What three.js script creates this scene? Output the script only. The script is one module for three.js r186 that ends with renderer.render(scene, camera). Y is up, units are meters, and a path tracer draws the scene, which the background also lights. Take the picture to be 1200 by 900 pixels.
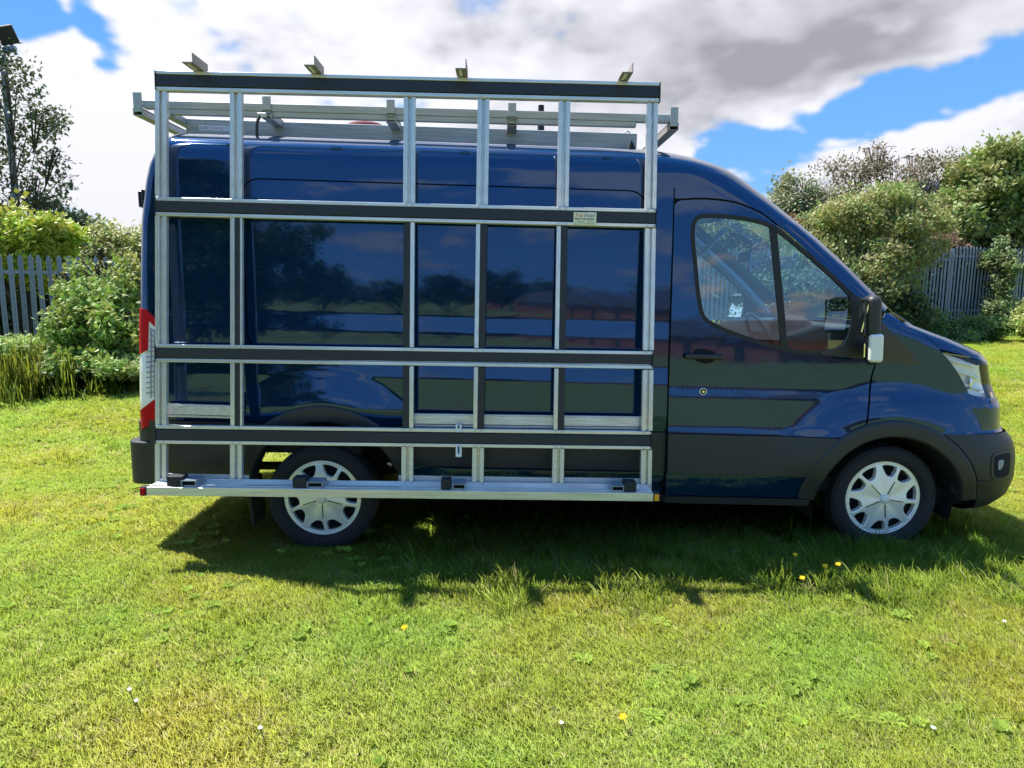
import * as THREE from 'three';
import { mergeGeometries } from 'three/addons/utils/BufferGeometryUtils.js';
import { TessellateModifier } from 'three/addons/modifiers/TessellateModifier.js';
import { RoundedBoxGeometry } from 'three/addons/geometries/RoundedBoxGeometry.js';
import { createNoise2D, createNoise3D } from 'simplex-noise';

// ------------------------------------------------------------------ camera, sky, sun, exposure
const scene = new THREE.Scene();
const camera = new THREE.PerspectiveCamera(58.716, 4 / 3, 0.05, 900);
camera.rotation.order = 'YXZ';
camera.position.set(1.156, 1.706, 5.352);
camera.rotation.set(THREE.MathUtils.degToRad(-7.83), THREE.MathUtils.degToRad(-1.2), THREE.MathUtils.degToRad(0.38));
camera.updateMatrixWorld(true);
scene.add(camera);

const renderer = new THREE.WebGLRenderer({ antialias: true });
renderer.setSize(1024, 768);
renderer.toneMapping = THREE.LinearToneMapping;
renderer.toneMappingExposure = 2.5;
renderer.shadowMap.enabled = true;

const SUN = new THREE.Vector3(-0.44, 1, -0.25).normalize();
const sun = new THREE.DirectionalLight(new THREE.Color().setRGB(1.0, 0.95, 0.86), 4.1);
sun.position.copy(SUN).multiplyScalar(60);
sun.castShadow = true;
sun.shadow.mapSize.set(4096, 4096);
Object.assign(sun.shadow.camera, { left: -30, right: 30, top: 30, bottom: -30, near: 1, far: 140 });
scene.add(sun);

function rng(seed) {
  let a = seed >>> 0;
  return () => { a = (a + 0x6d2b79f5) | 0; let t = Math.imul(a ^ (a >>> 15), 1 | a); t = (t + Math.imul(t ^ (t >>> 7), 61 | t)) ^ t; return ((t ^ (t >>> 14)) >>> 0) / 4294967296; };
}
const noise2 = createNoise2D(rng(11)), noise3 = createNoise3D(rng(12));
const clamp = (v, a = 0, b = 1) => Math.min(b, Math.max(a, v));
const ss = (a, b, v) => { const t = clamp((v - a) / (b - a)); return t * t * (3 - 2 * t); };
const mix = (a, b, t) => a + (b - a) * t;
const rad = THREE.MathUtils.degToRad;
function fbm2(x, y, o = 4) { let s = 0, a = 0.5, f = 1; for (let i = 0; i < o; i++) { s += a * noise2(x * f, y * f); f *= 2.03; a *= 0.5; } return s; }
function fbm3(x, y, z, o = 5) { let s = 0, a = 0.5, f = 1; for (let i = 0; i < o; i++) { s += a * noise3(x * f, y * f, z * f); f *= 2.05; a *= 0.5; } return s; }

{ // the sky: blue air with a broad bank of cloud ahead and scattered cloud behind
  const W = 2048, H = 1024, data = new Float32Array(W * H * 4), d = new THREE.Vector3();
  const seg = (px, py, ax, ay, bx, by) => { const t = clamp(((px - ax) * (bx - ax) + (py - ay) * (by - ay)) / ((bx - ax) ** 2 + (by - ay) ** 2)); return Math.hypot(px - ax - t * (bx - ax), (py - ay - t * (by - ay)) * 1.35); };
  for (let j = 0; j < H; j++) {
    const el = ((j + 0.5) / H - 0.5) * Math.PI;
    for (let i = 0; i < W; i++) {
      const th = ((i + 0.5) / W - 0.5) * 2 * Math.PI, ce = Math.cos(el);
      d.set(Math.cos(th) * ce, Math.sin(el), Math.sin(th) * ce);
      const up = Math.max(d.y, 0), az = Math.atan2(d.x, -d.z) * 57.2958, e = el * 57.2958;
      const hz = Math.pow(1 - up, 5);
      let r = mix(0.070, 0.23, hz), g = mix(0.24, 0.45, hz), b = mix(0.58, 0.72, hz);
      const k = 1 / (up + 0.22), x = d.x * k, z = d.z * k;
      const n = fbm3(x * 1.15 + 3, 1.7, z * 1.15, 6), n2 = fbm3(x * 2.6, 7.3, z * 2.6 + 5, 5), n3 = fbm3(x * 9, 3.1, z * 9, 4);
      const front = ss(105, 60, Math.abs(az)) * ss(75, 45, e);
      let bias = mix(-0.12, 0.75, front) + 0.06 * hz;
      const wob = n2 * 3.2 + n * 2.0;
      let h = ss(4.2, 0.6, seg(az, e, 17.5, 9.3, 27, 12.3) + wob * 0.6);
      h = Math.max(h, ss(5.2, 1.0, seg(az, e, 27, 12.6, 44, 14.0) + wob * 0.7));
      h = Math.max(h, ss(4.4, 1.2, seg(az, e, -36, 20.0, -33, 17.6) + wob * 0.45));
      h = Math.max(h, 0.8 * ss(2.1, 0.4, seg(az, e, -30.0, 19.0, -28.3, 15.4) + wob * 0.45));
      bias -= 1.05 * h;
      const m = n * 1.0 + n2 * 0.5 + n3 * 0.16 + bias, a = ss(0.0, 0.42, m);
      // thick cloud is greyer underneath, thin edges are white
      const dark = ss(19, 3, Math.hypot((az - 21) * 0.62, (e - 19.5) * 1.2) + wob * 1.3) * front;
      const lum = 0.49 + 0.17 * n2 + 0.08 * n3 + 0.19 * fbm3(x * 0.9 + 30, 2.2, z * 0.9, 4) - 0.22 * ss(0.6, 1.3, m) * (0.25 + 0.75 * dark) - 0.12 * dark + 0.10 * ss(5, -20, az) * front;
      const L = 1.25 * clamp(lum, 0.20, 0.49) * mix(0.92, 1, ss(0, 14, e));
      const cr = L * mix(0.95, 1, L), cg = L * mix(0.965, 0.99, L), cb = L * mix(1.09, 1.04, L);
      const glow = 1 + 1.5 * Math.exp(-Math.pow(Math.acos(clamp(d.dot(SUN), -1, 1)) / 0.42, 2)), o = (j * W + i) * 4, S = 0.66 * glow;
      data[o] = S * mix(r, cr, a); data[o + 1] = S * mix(g, cg, a); data[o + 2] = S * mix(b, cb, a); data[o + 3] = 1;
      if (d.y < 0) { data[o] = 0.11; data[o + 1] = 0.14; data[o + 2] = 0.06; }
    }
  }
  const t = new THREE.DataTexture(data, W, H, THREE.RGBAFormat, THREE.FloatType);
  t.mapping = THREE.EquirectangularReflectionMapping; t.minFilter = t.magFilter = THREE.LinearFilter; t.needsUpdate = true;
  scene.background = t; scene.environment = t;
}

// ------------------------------------------------------------------ helpers
const used = new Map();
function numbered(name) { const n = used.get(name) || 0; used.set(name, n + 1); return n ? `${name}_${String(n).padStart(3, '0')}` : name; }
function thing(name, label, category, group) {
  const o = new THREE.Group(); o.name = numbered(name); o.userData = { label, category };
  if (group) o.userData.group = group;
  scene.add(o); return o;
}
function shade(o) { o.castShadow = o.receiveShadow = true; return o; }
function part(name, geo, mat, parent, label) {
  const m = shade(new THREE.Mesh(geo, mat)); m.name = name; if (label) m.userData.label = label;
  parent.add(m); return m;
}
function sub(name, parent) { const g = new THREE.Group(); g.name = name; parent.add(g); return g; }
const merge = (list) => mergeGeometries(list.map((g) => { g = g.index ? g.toNonIndexed() : g; for (const k of Object.keys(g.attributes)) if (!['position', 'normal', 'uv'].includes(k)) g.deleteAttribute(k); if (!g.attributes.uv) g.setAttribute('uv', new THREE.BufferAttribute(new Float32Array(g.attributes.position.count * 2), 2)); return g; }));
// a point of the place seen at that pixel of the 1200 x 900 photograph, in the plane z
const TAN = Math.tan(rad(58.716 / 2)) / 450;
function ray(px, py) { return new THREE.Vector3((px - 600) * TAN, -(py - 450) * TAN, -1).applyQuaternion(camera.quaternion); }
function U(px, py, z) { const r = ray(px, py), c = camera.position; return r.multiplyScalar((z - c.z) / r.z).add(c); }
const D = (px, py, depth) => U(px, py, camera.position.z - depth);
function box(w, h, d, x = 0, y = 0, z = 0, r = 0) { const g = r ? new RoundedBoxGeometry(w, h, d, 2, r) : new THREE.BoxGeometry(w, h, d); g.translate(x, y, z); return g; }
// a bar from p to q: height h along UP, depth t along the third axis, moved along that by off
function bar(p, q, h, t, up = new THREE.Vector3(0, 1, 0), off = 0, r = 0.003) {
  const a = q.clone().sub(p), len = a.length(), X = a.normalize(), Zd = X.clone().cross(up).normalize(), Y = Zd.clone().cross(X).normalize();
  const g = r ? new RoundedBoxGeometry(len, h, t, 1, Math.min(r, h * 0.3, t * 0.3)) : new THREE.BoxGeometry(len, h, t);
  g.applyMatrix4(new THREE.Matrix4().makeBasis(X, Y, Zd).setPosition(p.clone().add(q).multiplyScalar(0.5).addScaledVector(Zd, off)));
  return g;
}
function tube(points, r, seg = 8, n = 0) { return new THREE.TubeGeometry(new THREE.CatmullRomCurve3(points), n || points.length * 6, r, seg, false); }
function rod(p, q, r0, r1 = r0, seg = 10) {
  const g = new THREE.CylinderGeometry(r1, r0, p.distanceTo(q), seg, 1);
  g.applyQuaternion(new THREE.Quaternion().setFromUnitVectors(new THREE.Vector3(0, 1, 0), q.clone().sub(p).normalize()));
  const c = p.clone().add(q).multiplyScalar(0.5); g.translate(c.x, c.y, c.z); return g;
}
const lin = (r, g, b) => new THREE.Color().setRGB(r, g, b);
const V3 = (x, y, z) => new THREE.Vector3(x, y, z);

function dataMap(n, fn, srgb = false) {
  const d = new Uint8Array(n * n * 4);
  for (let j = 0; j < n; j++) for (let i = 0; i < n; i++) { const c = fn(i / n, j / n), o = (j * n + i) * 4; d[o] = 255 * clamp(c[0]); d[o + 1] = 255 * clamp(c[1]); d[o + 2] = 255 * clamp(c[2]); d[o + 3] = 255; }
  const t = new THREE.DataTexture(d, n, n); t.wrapS = t.wrapT = THREE.RepeatWrapping; t.magFilter = THREE.LinearFilter; t.minFilter = THREE.LinearMipmapLinearFilter; t.needsUpdate = true;
  if (srgb) t.colorSpace = THREE.SRGBColorSpace;
  return t;
}
// noise that tiles
function tile(u, v, f, seed = 0) { const a = u * 2 * Math.PI, b = v * 2 * Math.PI, R = f / 6.283; return noise3(Math.cos(a) * R + seed, Math.sin(a) * R + Math.cos(b) * R * 1.3, Math.sin(b) * R * 1.3 + seed * 0.37); }
const wearMap = dataMap(256, (u, v) => { const k = 0.5 + 0.28 * tile(u, v, 12) + 0.22 * tile(u, v, 60, 4); return [k, k, k]; });
const grainBump = dataMap(256, (u, v) => { const k = 0.5 + 0.25 * tile(u, v, 120, 2) + 0.25 * tile(u, v, 240, 8); return [k, k, k]; });
const dirtMap = dataMap(256, (u, v) => { const k = 0.90 + 0.10 * tile(u, v, 9, 3) - 0.16 * Math.max(0, tile(u, v, 40, 7) - 0.25) - 0.25 * Math.max(0, tile(u, v, 90, 11) - 0.45); return [k, k * 0.995, k * 0.98]; }, true);
const rippleMap = dataMap(256, (u, v) => { const k = 0.5 + 0.34 * tile(u, v, 6, 5) + 0.10 * tile(u, v, 16, 9); return [k, k, k]; });
rippleMap.repeat.set(0.8, 0.8);
const grainFor = (rep) => { const t = grainBump.clone(); t.repeat.set(rep, rep); t.needsUpdate = true; return t; };

const M = {
  paint: new THREE.MeshPhysicalMaterial({ color: lin(0.004, 0.040, 0.120), metalness: 0.62, roughness: 0.05, clearcoat: 0.65, clearcoatRoughness: 0.008, ior: 1.5, bumpMap: rippleMap, bumpScale: 0.0005 }),
  inner: new THREE.MeshStandardMaterial({ color: lin(0.006, 0.007, 0.009), roughness: 0.9 }),
  cladding: new THREE.MeshStandardMaterial({ color: lin(0.022, 0.024, 0.026), roughness: 0.46, bumpMap: grainFor(40), bumpScale: 0.0004 }),
  gloss: new THREE.MeshPhysicalMaterial({ color: lin(0.012, 0.013, 0.016), roughness: 0.22, clearcoat: 0.5, clearcoatRoughness: 0.1 }),
  rubber: new THREE.MeshStandardMaterial({ color: lin(0.016, 0.017, 0.019), roughness: 0.72 }),
  strip: new THREE.MeshStandardMaterial({ color: lin(0.017, 0.019, 0.024), roughness: 0.5 }),
  tyre: new THREE.MeshStandardMaterial({ color: lin(0.016, 0.0165, 0.018), roughness: 0.82, bumpMap: grainFor(30), bumpScale: 0.0005 }),
  alu: new THREE.MeshStandardMaterial({ color: lin(0.93, 0.92, 0.91), metalness: 0.38, roughness: 0.34, roughnessMap: wearMap, map: dirtMap }),
  aluDull: new THREE.MeshStandardMaterial({ color: lin(0.52, 0.53, 0.54), metalness: 0.55, roughness: 0.5 }),
  aluOld: new THREE.MeshStandardMaterial({ color: lin(0.30, 0.27, 0.24), metalness: 0.3, roughness: 0.65 }),
  hubcap: new THREE.MeshPhysicalMaterial({ color: lin(0.90, 0.90, 0.87), metalness: 0.35, roughness: 0.34, clearcoat: 0.6, clearcoatRoughness: 0.08 }),
  glass: new THREE.MeshPhysicalMaterial({ color: lin(0.68, 0.90, 0.97), transmission: 1, thickness: 0, roughness: 0, ior: 2.3 }),
  clear: new THREE.MeshPhysicalMaterial({ color: lin(0.96, 0.97, 0.98), transmission: 1, thickness: 0, roughness: 0.03, ior: 1.5 }),
  mirror: new THREE.MeshStandardMaterial({ color: lin(0.9, 0.92, 0.94), metalness: 1, roughness: 0.01 }),
  chrome: new THREE.MeshStandardMaterial({ color: lin(0.88, 0.89, 0.9), metalness: 1, roughness: 0.14 }),
  red: new THREE.MeshPhysicalMaterial({ color: lin(0.46, 0.006, 0.012), roughness: 0.5, specularIntensity: 0.25 }),
  whiteLens: new THREE.MeshPhysicalMaterial({ color: lin(0.78, 0.79, 0.77), roughness: 0.14, clearcoat: 1, clearcoatRoughness: 0.02 }),
  amber: new THREE.MeshPhysicalMaterial({ color: lin(0.95, 0.36, 0.02), roughness: 0.2, clearcoat: 1 }),
  trim: new THREE.MeshStandardMaterial({ color: lin(0.24, 0.30, 0.35), roughness: 0.7 }),
  dash: new THREE.MeshStandardMaterial({ color: lin(0.03, 0.032, 0.036), roughness: 0.6 }),
  white: new THREE.MeshStandardMaterial({ color: lin(0.74, 0.76, 0.78), roughness: 0.4 }),
  steel: new THREE.MeshStandardMaterial({ color: lin(0.23, 0.27, 0.33), metalness: 0.1, roughness: 0.55, roughnessMap: wearMap }),
};
M.rail = new THREE.MeshStandardMaterial({ color: lin(0.50, 0.54, 0.58), roughness: 0.42, metalness: 0.2, map: dirtMap });
M.dull = M.alu.clone(); M.dull.color = lin(0.86, 0.86, 0.84); M.dull.metalness = 0.35; M.dull.roughness = 0.45;

// ------------------------------------------------------------------ ground
function ground(x, z) {
  let y = 0.5 * ss(-1.6, -7.0, z) + 0.012 * Math.max(0, -z - 6) * ss(-6, -12, z) - 0.042 * Math.min(48, Math.max(0, z - 9)) * ss(9, 14, z);
  y += (0.018 * noise2(x * 0.55, z * 0.55) + 0.03 * noise2(x * 0.16 + 9, z * 0.16)) * ss(2.2, 4.5, Math.hypot(x - 1.8, (z - 0) * 1.2) );
  return y;
}
{
  const line = (n, near, grow) => { const a = [0]; let s = near; while (a[a.length - 1] < 330) { a.push(a[a.length - 1] + s); if (a.length > n) s *= grow; } return [...a.slice(1).map((v) => -v).reverse(), ...a]; };
  const xs = line(40, 0.3, 1.09), zs = line(40, 0.3, 1.09), pos = [], col = [], uv = [], idx = [];
  for (const z of zs) for (const x of xs) {
    pos.push(x, ground(x, z), z); uv.push(x / 3, z / 3);
    const a = 0.5 + 0.5 * fbm2(x * 0.35, z * 0.35, 3), b = 0.5 + 0.5 * fbm2(x * 1.4 + 7, z * 1.4, 3);
    col.push(mix(0.75, 1.25, b), mix(0.8, 1.15, a), mix(0.75, 1.1, b));
  }
  const n = xs.length;
  for (let j = 0; j < zs.length - 1; j++) for (let i = 0; i < n - 1; i++) { const a = j * n + i; idx.push(a, a + n, a + 1, a + 1, a + n, a + n + 1); }
  const g = new THREE.BufferGeometry();
  g.setAttribute('position', new THREE.Float32BufferAttribute(pos, 3)); g.setAttribute('uv', new THREE.Float32BufferAttribute(uv, 2)); g.setAttribute('color', new THREE.Float32BufferAttribute(col, 3));
  g.setIndex(idx); g.computeVertexNormals();
  const soil = dataMap(1024, (u, v) => {
    const a = 0.5 + 0.5 * tile(u, v, 26, 1), b = 0.5 + 0.5 * tile(u, v, 140, 3), c = 0.5 + 0.5 * tile(u, v, 420, 6), k = 0.45 + 0.3 * b + 0.45 * c;
    return [k * mix(0.48, 0.58, a), k * mix(0.54, 0.59, b), k * mix(0.22, 0.27, a)];
  }, true);
  const bump = dataMap(512, (u, v) => { const k = 0.5 + 0.25 * tile(u, v, 90, 3) + 0.25 * tile(u, v, 260, 6); return [k, k, k]; });
  const m = shade(new THREE.Mesh(g, new THREE.MeshStandardMaterial({ map: soil, vertexColors: true, roughness: 1, bumpMap: bump, bumpScale: 0.02 })));
  m.name = 'ground'; m.userData.kind = 'structure'; scene.add(m);
}
// grass: blades as real strips, a few tufts repeated
function tuft(n, R, h, w, seed, lean = 0.5) {
  const r = rng(seed), pos = [], nor = [], idx = [];
  for (let k = 0; k < n; k++) {
    const a = r() * 6.283, d = R * Math.sqrt(r()), x = d * Math.cos(a), z = d * Math.sin(a), hh = h * (0.5 + 0.6 * r()), ww = w * (0.7 + 0.6 * r()), t = r() * 6.283, b = lean * (0.3 + r()) * hh, dx = Math.cos(t), dz = Math.sin(t), s = pos.length / 3, tw = t + Math.PI / 2 + (r() - 0.5) * 1.4, wx = Math.cos(tw), wz = Math.sin(tw);
    [[0, 0, 1], [0.42, 0.22, 0.9], [0.78, 0.62, 0.62], [0.98, 1, 0]].forEach(([u, q, k2]) => {
      const cx = x + dx * b * q, cz = z + dz * b * q, cy = hh * u * (1 - 0.18 * q * lean) - (u ? 0 : 0.012);
      const nn = V3(dx, 0.9, dz).normalize();
      for (const e of k2 ? [-1, 1] : [0]) { pos.push(cx + (wx * ww * k2 * e) / 2, cy, cz + (wz * ww * k2 * e) / 2); nor.push(nn.x, nn.y, nn.z); }
    });
    idx.push(s, s + 1, s + 2, s + 1, s + 3, s + 2, s + 2, s + 3, s + 4, s + 3, s + 5, s + 4, s + 4, s + 5, s + 6);
  }
  const g = new THREE.BufferGeometry(); g.setAttribute('position', new THREE.Float32BufferAttribute(pos, 3)); g.setAttribute('normal', new THREE.Float32BufferAttribute(nor, 3)); g.setIndex(idx); return g;
}
const bladeMat = new THREE.MeshPhysicalMaterial({ color: lin(1, 1, 1), roughness: 0.9, transmission: 0.5, thickness: 0, specularIntensity: 0.12 });
const _m = new THREE.Matrix4(), _q = new THREE.Quaternion(), _e = new THREE.Euler(), _s = new THREE.Vector3(), _p = new THREE.Vector3();
function scatter(name, geo, mat, list, parent) {           // list: [x, y, z, turn, scale, height scale, colour]
  const im = shade(new THREE.InstancedMesh(geo, mat, list.length)); im.name = name;
  list.forEach(([x, y, z, t, s, hs, c], i) => { _m.compose(_p.set(x, y, z), _q.setFromEuler(_e.set(0, t, 0)), _s.set(s, hs, s)); im.setMatrixAt(i, _m); im.setColorAt(i, c); });
  parent.add(im); return im;
}
// how tall the grass stands: mown lawn, left longer round the van where it has stood
const longGrass = (x, z) => ss(0.1, 1.1, x) * ss(5.6, 3.8, x) * ss(2.15, 1.35, z + 0.25 * noise2(x * 1.9, 3)) * ss(-1.6, -0.6, z);
{
  const grass = sub('grass', scene); grass.userData.kind = 'stuff';
  const r = rng(77), sets = [[], [], [], [], [], []], cz = camera.position.z, cx = camera.position.x;
  const tint = (x, z, l) => {
    const a = 0.5 + 0.9 * fbm2(x * 0.42 + 4, z * 0.42, 3), b = 0.5 + 0.9 * fbm2(x * 1.7, z * 1.7 + 8, 2), v = 0.85 + 0.3 * r(), q = r();
    if (q < (0.02 + 0.09 * clamp(a)) * (l > 0.25 ? 0.4 : 1)) return lin(0.58 * v, 0.52 * v, 0.22 * v);                    // dry blades
    const g = clamp(0.62 * b + 0.38 * r()), y = clamp(a + 0.35 * (r() - 0.5)) * (l > 0.2 ? 0.45 : 1);
    return lin(mix(0.33, 0.50, y) * v, mix(0.46, 0.53, g) * v, mix(0.035, 0.07, r()) * v);
  };
  const bands = [[1.2, 1.75, 900], [1.75, 3.2, 2300], [3.2, 4.6, 1700], [4.6, 6.5, 900], [6.5, 9.5, 420], [9.5, 14, 230], [14, 24, 120]];
  bands.forEach(([d0, d1, den], bi) => {
    const half = (d) => 0.86 * d + Math.min(1.6, d * 0.35), area = 2 * half((d0 + d1) / 2) * (d1 - d0), n = Math.round(area * den);
    for (let i = 0; i < n; i++) {
      const d = Math.sqrt(mix(d0 * d0, d1 * d1, r())), x = cx + 0.03 * d + (r() * 2 - 1) * half(d), z = cz - d;
      const lg = longGrass(x, z) * (0.65 + 0.35 * noise2(x * 3, z * 3)), pat = 0.5 + 0.9 * fbm2(x * 0.9 + 20, z * 0.9, 3);
      if (Math.abs(Math.abs(z) - 0.875) < 0.12 && (Math.abs(x) < 0.14 || Math.abs(x - 3.75) < 0.14)) continue;
      const far = d > 6.5 ? 1.35 : 1, sparse = clamp(pat) < 0.22 && r() < 0.45;
      if (sparse) continue;
      const hs = mix(0.62 + 0.75 * clamp(pat) * r() + 0.25 * r(), 2.2 + 1.5 * r(), clamp(lg) * (r() < 0.75 ? 1 : 0.3)) * far * (r() < 0.012 ? 1.9 : 1);
      const k = lg > 0.35 && r() < 0.8 ? 4 + (i % 2) : i % 4;
      sets[k].push([x, ground(x, z), z, r() * 6.283, (0.9 + 0.4 * r()) * (d > 6.5 ? 1.9 : d > 4.6 ? 1.25 : 1), k > 3 ? hs * 0.62 : hs, tint(x, z, lg)]);
    }
  });
  const G = [tuft(17, 0.036, 0.036, 0.0029, 1, 0.8), tuft(15, 0.04, 0.031, 0.0034, 2, 1.1), tuft(18, 0.036, 0.044, 0.0027, 3, 0.65), tuft(15, 0.045, 0.033, 0.0037, 4, 1.3), tuft(9, 0.04, 0.085, 0.0048, 5, 0.55), tuft(8, 0.045, 0.10, 0.0042, 6, 0.8)];
  G.forEach((g, i) => scatter('grass_tuft', g, bladeMat, sets[i], grass));
}

{ // broad leaved weeds, clover and dead stalks in the lawn
  const r = rng(123), weeds = sub('lawn_weeds', scene); weeds.userData.kind = 'stuff';
  const rosette = (n, L, w, seed, up) => { const q = rng(seed), l = []; for (let k = 0; k < n; k++) { const g = new THREE.BufferGeometry(), len = L * (0.6 + 0.5 * q()); g.setAttribute('position', new THREE.Float32BufferAttribute([0, 0, 0, w * 0.6, up * 0.5, len * 0.3, w, up, len * 0.65, 0, up * 0.7, len, -w, up, len * 0.65, -w * 0.6, up * 0.5, len * 0.3, 0, up * 0.55, len * 0.6], 3)); g.setIndex([0, 1, 6, 1, 2, 6, 2, 3, 6, 3, 4, 6, 4, 5, 6, 5, 0, 6]); g.computeVertexNormals(); g.rotateY((k / n) * 6.283 + 0.5 * q()); l.push(g); } return mergeGeometries(l); };
  const G = [rosette(9, 0.05, 0.008, 1, 0.02), rosette(5, 0.032, 0.012, 2, 0.03), rosette(7, 0.034, 0.011, 3, 0.025)], L = [[], [], []], cx = camera.position.x, cz = camera.position.z;
  for (let i = 0; i < 2600; i++) {
    const d = Math.sqrt(mix(4, 90, r())), x = cx + (r() * 2 - 1) * 0.84 * d, z = cz - d, f = fbm2(x * 0.8 + 50, z * 0.8, 3); if (f + 0.3 * r() < 0.22) continue;
    const v = 0.8 + 0.4 * r(), k = Math.floor(r() * 2.2); L[k].push([x + 0.05 * r(), ground(x, z) + 0.012 * r(), z, r() * 6.28, 0.7 + 0.7 * r(), 0.7 + 0.7 * r(), lin(0.32 * v, 0.45 * v, 0.075 * v)]);
  }
  G.forEach((g, k) => scatter('weed_rosette', g, bladeMat, L[k], weeds));
  const stalks = [], st = tuft(2, 0.03, 0.22, 0.0026, 71, 0.7);
  for (let i = 0; i < 900; i++) { const d = Math.sqrt(mix(4.4, 120, r())), x = cx + (r() * 2 - 1) * 0.84 * d, z = cz - d, lg = longGrass(x, z); if (r() > 0.3 + 0.7 * lg) continue; const v = 0.7 + 0.5 * r(); stalks.push([x, ground(x, z), z, r() * 6.28, 1, (lg > 0.3 ? 1.0 : 0.5) * (0.5 + 0.7 * r()), r() < 0.5 ? lin(0.62 * v, 0.58 * v, 0.27 * v) : lin(0.36 * v, 0.47 * v, 0.09 * v)]); }
  scatter('grass_stalk', st, bladeMat, stalks, weeds);
}


// ------------------------------------------------------------------ the van: its outer skin is one function, half width Z at (x forward from the rear axle, y up)
const SHEAR = 0.022;                                    // it stands nose down
function table(t) { return (v) => { if (v <= t[0][0]) return t[0][1]; for (let i = 1; i < t.length; i++) if (v <= t[i][0]) return mix(t[i - 1][1], t[i][1], (v - t[i - 1][0]) / (t[i][0] - t[i - 1][0])); return t[t.length - 1][1]; }; }
function profile(tilts, y0, y1, anchorY, anchorZ) {     // integrates how far the side leans, in degrees, into its half width
  const f = table(tilts), n = 1600, h = (y1 - y0) / n, z = [0];
  for (let i = 1; i <= n; i++) z.push(z[i - 1] - h * Math.tan(rad(f(y0 + (i - 0.5) * h))));
  const at = (y) => { const t = clamp((y - y0) / h, 0, n - 1e-6), i = Math.floor(t); return mix(z[i], z[i + 1], t - i); };
  const c = anchorZ - at(anchorY); return (y) => at(y) + c;
}
const cargoZ = profile([[0.30, -12], [0.55, -8], [0.58, 1], [0.835, 1], [0.85, -10], [0.93, -10], [0.955, 2], [1.14, 2], [1.165, 5], [1.25, 5], [1.275, 1.2], [1.44, 1.2], [1.462, 3.2], [1.54, 3.2], [1.565, 0.1], [1.85, 0.2], [2.1, 0.9], [2.3, 1.8], [2.42, 3]], 0.25, 2.75, 2.40, 0.952);
const doorZ = profile([[0.30, -12], [0.55, -8], [0.58, 1], [0.835, 4], [0.85, 7], [0.88, 7], [0.905, 1.6], [1.065, 1.6], [1.085, 5], [1.135, 5], [1.155, 1.2], [1.45, 1.2], [1.6, 1.6], [2.1, 2.2], [2.3, 3], [2.42, 3]], 0.25, 2.75, 2.40, 0.952);
const XF = table([[0.30, 4.40], [0.33, 4.52], [0.37, 4.68], [0.444, 4.775], [0.567, 4.805], [0.72, 4.802], [0.82, 4.775], [0.88, 4.725], [0.90, 4.70], [1.05, 4.69], [1.10, 4.66], [1.22, 4.605], [1.34, 4.56], [1.40, 4.50], [1.43, 4.44], [1.46, 4.36], [1.50, 4.25], [1.58, 4.00], [1.668, 3.845], [1.78, 3.725], [1.94, 3.545], [2.12, 3.325], [2.23, 3.18], [2.356, 3.02], [2.475, 2.86], [2.56, 2.74], [2.62, 2.60], [2.68, 2.4], [2.73, 2.0]]);
const LF = table([[0.3, 0.75], [1.2, 0.72], [1.4, 0.55], [1.6, 0.42], [2.2, 0.42], [2.5, 0.6], [2.7, 1.0]]);
const XR = table([[0.30, -1.21], [0.83, -1.235], [1.53, -1.205], [2.10, -1.16], [2.34, -1.12], [2.44, -1.095], [2.56, -1.04], [2.66, -0.98], [2.73, -0.88]]);
const LR = 0.15, MF = 4, MR = 3, YC = 2.47, YT = 2.73, MT = 3.0;
const fall = (u) => (u <= 0 ? 1 : u >= 1 ? 0 : (1 - u) * (1 - u) * (1 + 2 * u));
function flare(x, y) {
  const a = Math.hypot(x - 0.03, y - 0.36), b = Math.hypot((x - 3.75) * 0.95, y - 0.36);
  return (0.024 * fall((a - 0.60) / 0.26) * ss(0.5, 0.7, y) + 0.032 * fall((b - 0.60) / 0.27) * ss(0.45, 0.7, y));
}
const zSide = (x, y) => (x < 2.2615 ? cargoZ(y) : doorZ(y)) + flare(x, y);
const gTop = (y) => { const s = clamp((y - YC) / (YT - YC)); return Math.pow(Math.max(0, 1 - Math.pow(s, MT)), 1 / MT); };
function Z(x, y) {
  let z = zSide(x, y) * gTop(y);
  const L = LF(y), t = (x - XF(y) + L) / L, r = (XR(y) + LR - x) / LR;
  if (t > 0) z *= Math.pow(Math.max(0, 1 - Math.pow(t, MF)), 1 / MF);
  if (r > 0) z *= Math.pow(Math.max(0, 1 - Math.pow(r, MR)), 1 / MR);
  return z;
}
function zNormal(x, y) {
  const h = 0.0025, dx = (Z(x + h, y) - Z(x - h, y)) / (2 * h), dy = (Z(x, y + h) - Z(x, y - h)) / (2 * h);
  return new THREE.Vector3(-(dx + SHEAR * dy), -dy, 1).normalize();
}
const Bpx = (px, py, z = 1) => { const p = U(px, py, z); return [p.x, p.y + SHEAR * p.x]; };
const S = (px, py) => { let z = 0.9; for (let i = 0; i < 14; i++) { const p = U(px, py, z), q = Z(p.x, p.y + SHEAR * p.x); z = mix(z, Math.max(q, 0.45), 0.6); } return Bpx(px, py, z); };
function densify(poly, L) { const out = []; poly.forEach((a, i) => { const b = poly[(i + 1) % poly.length], n = Math.max(1, Math.ceil(Math.hypot(b[0] - a[0], b[1] - a[1]) / L)); for (let k = 0; k < n; k++) out.push([mix(a[0], b[0], k / n), mix(a[1], b[1], k / n)]); }); return out; }
function smooth(pts, closed = true, n = 8) { const c = new THREE.CatmullRomCurve3(pts.map((p) => V3(p[0], p[1], 0)), closed, 'centripetal'); return c.getPoints(pts.length * n).slice(0, closed ? -1 : undefined).map((p) => [p.x, p.y]); }
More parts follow.
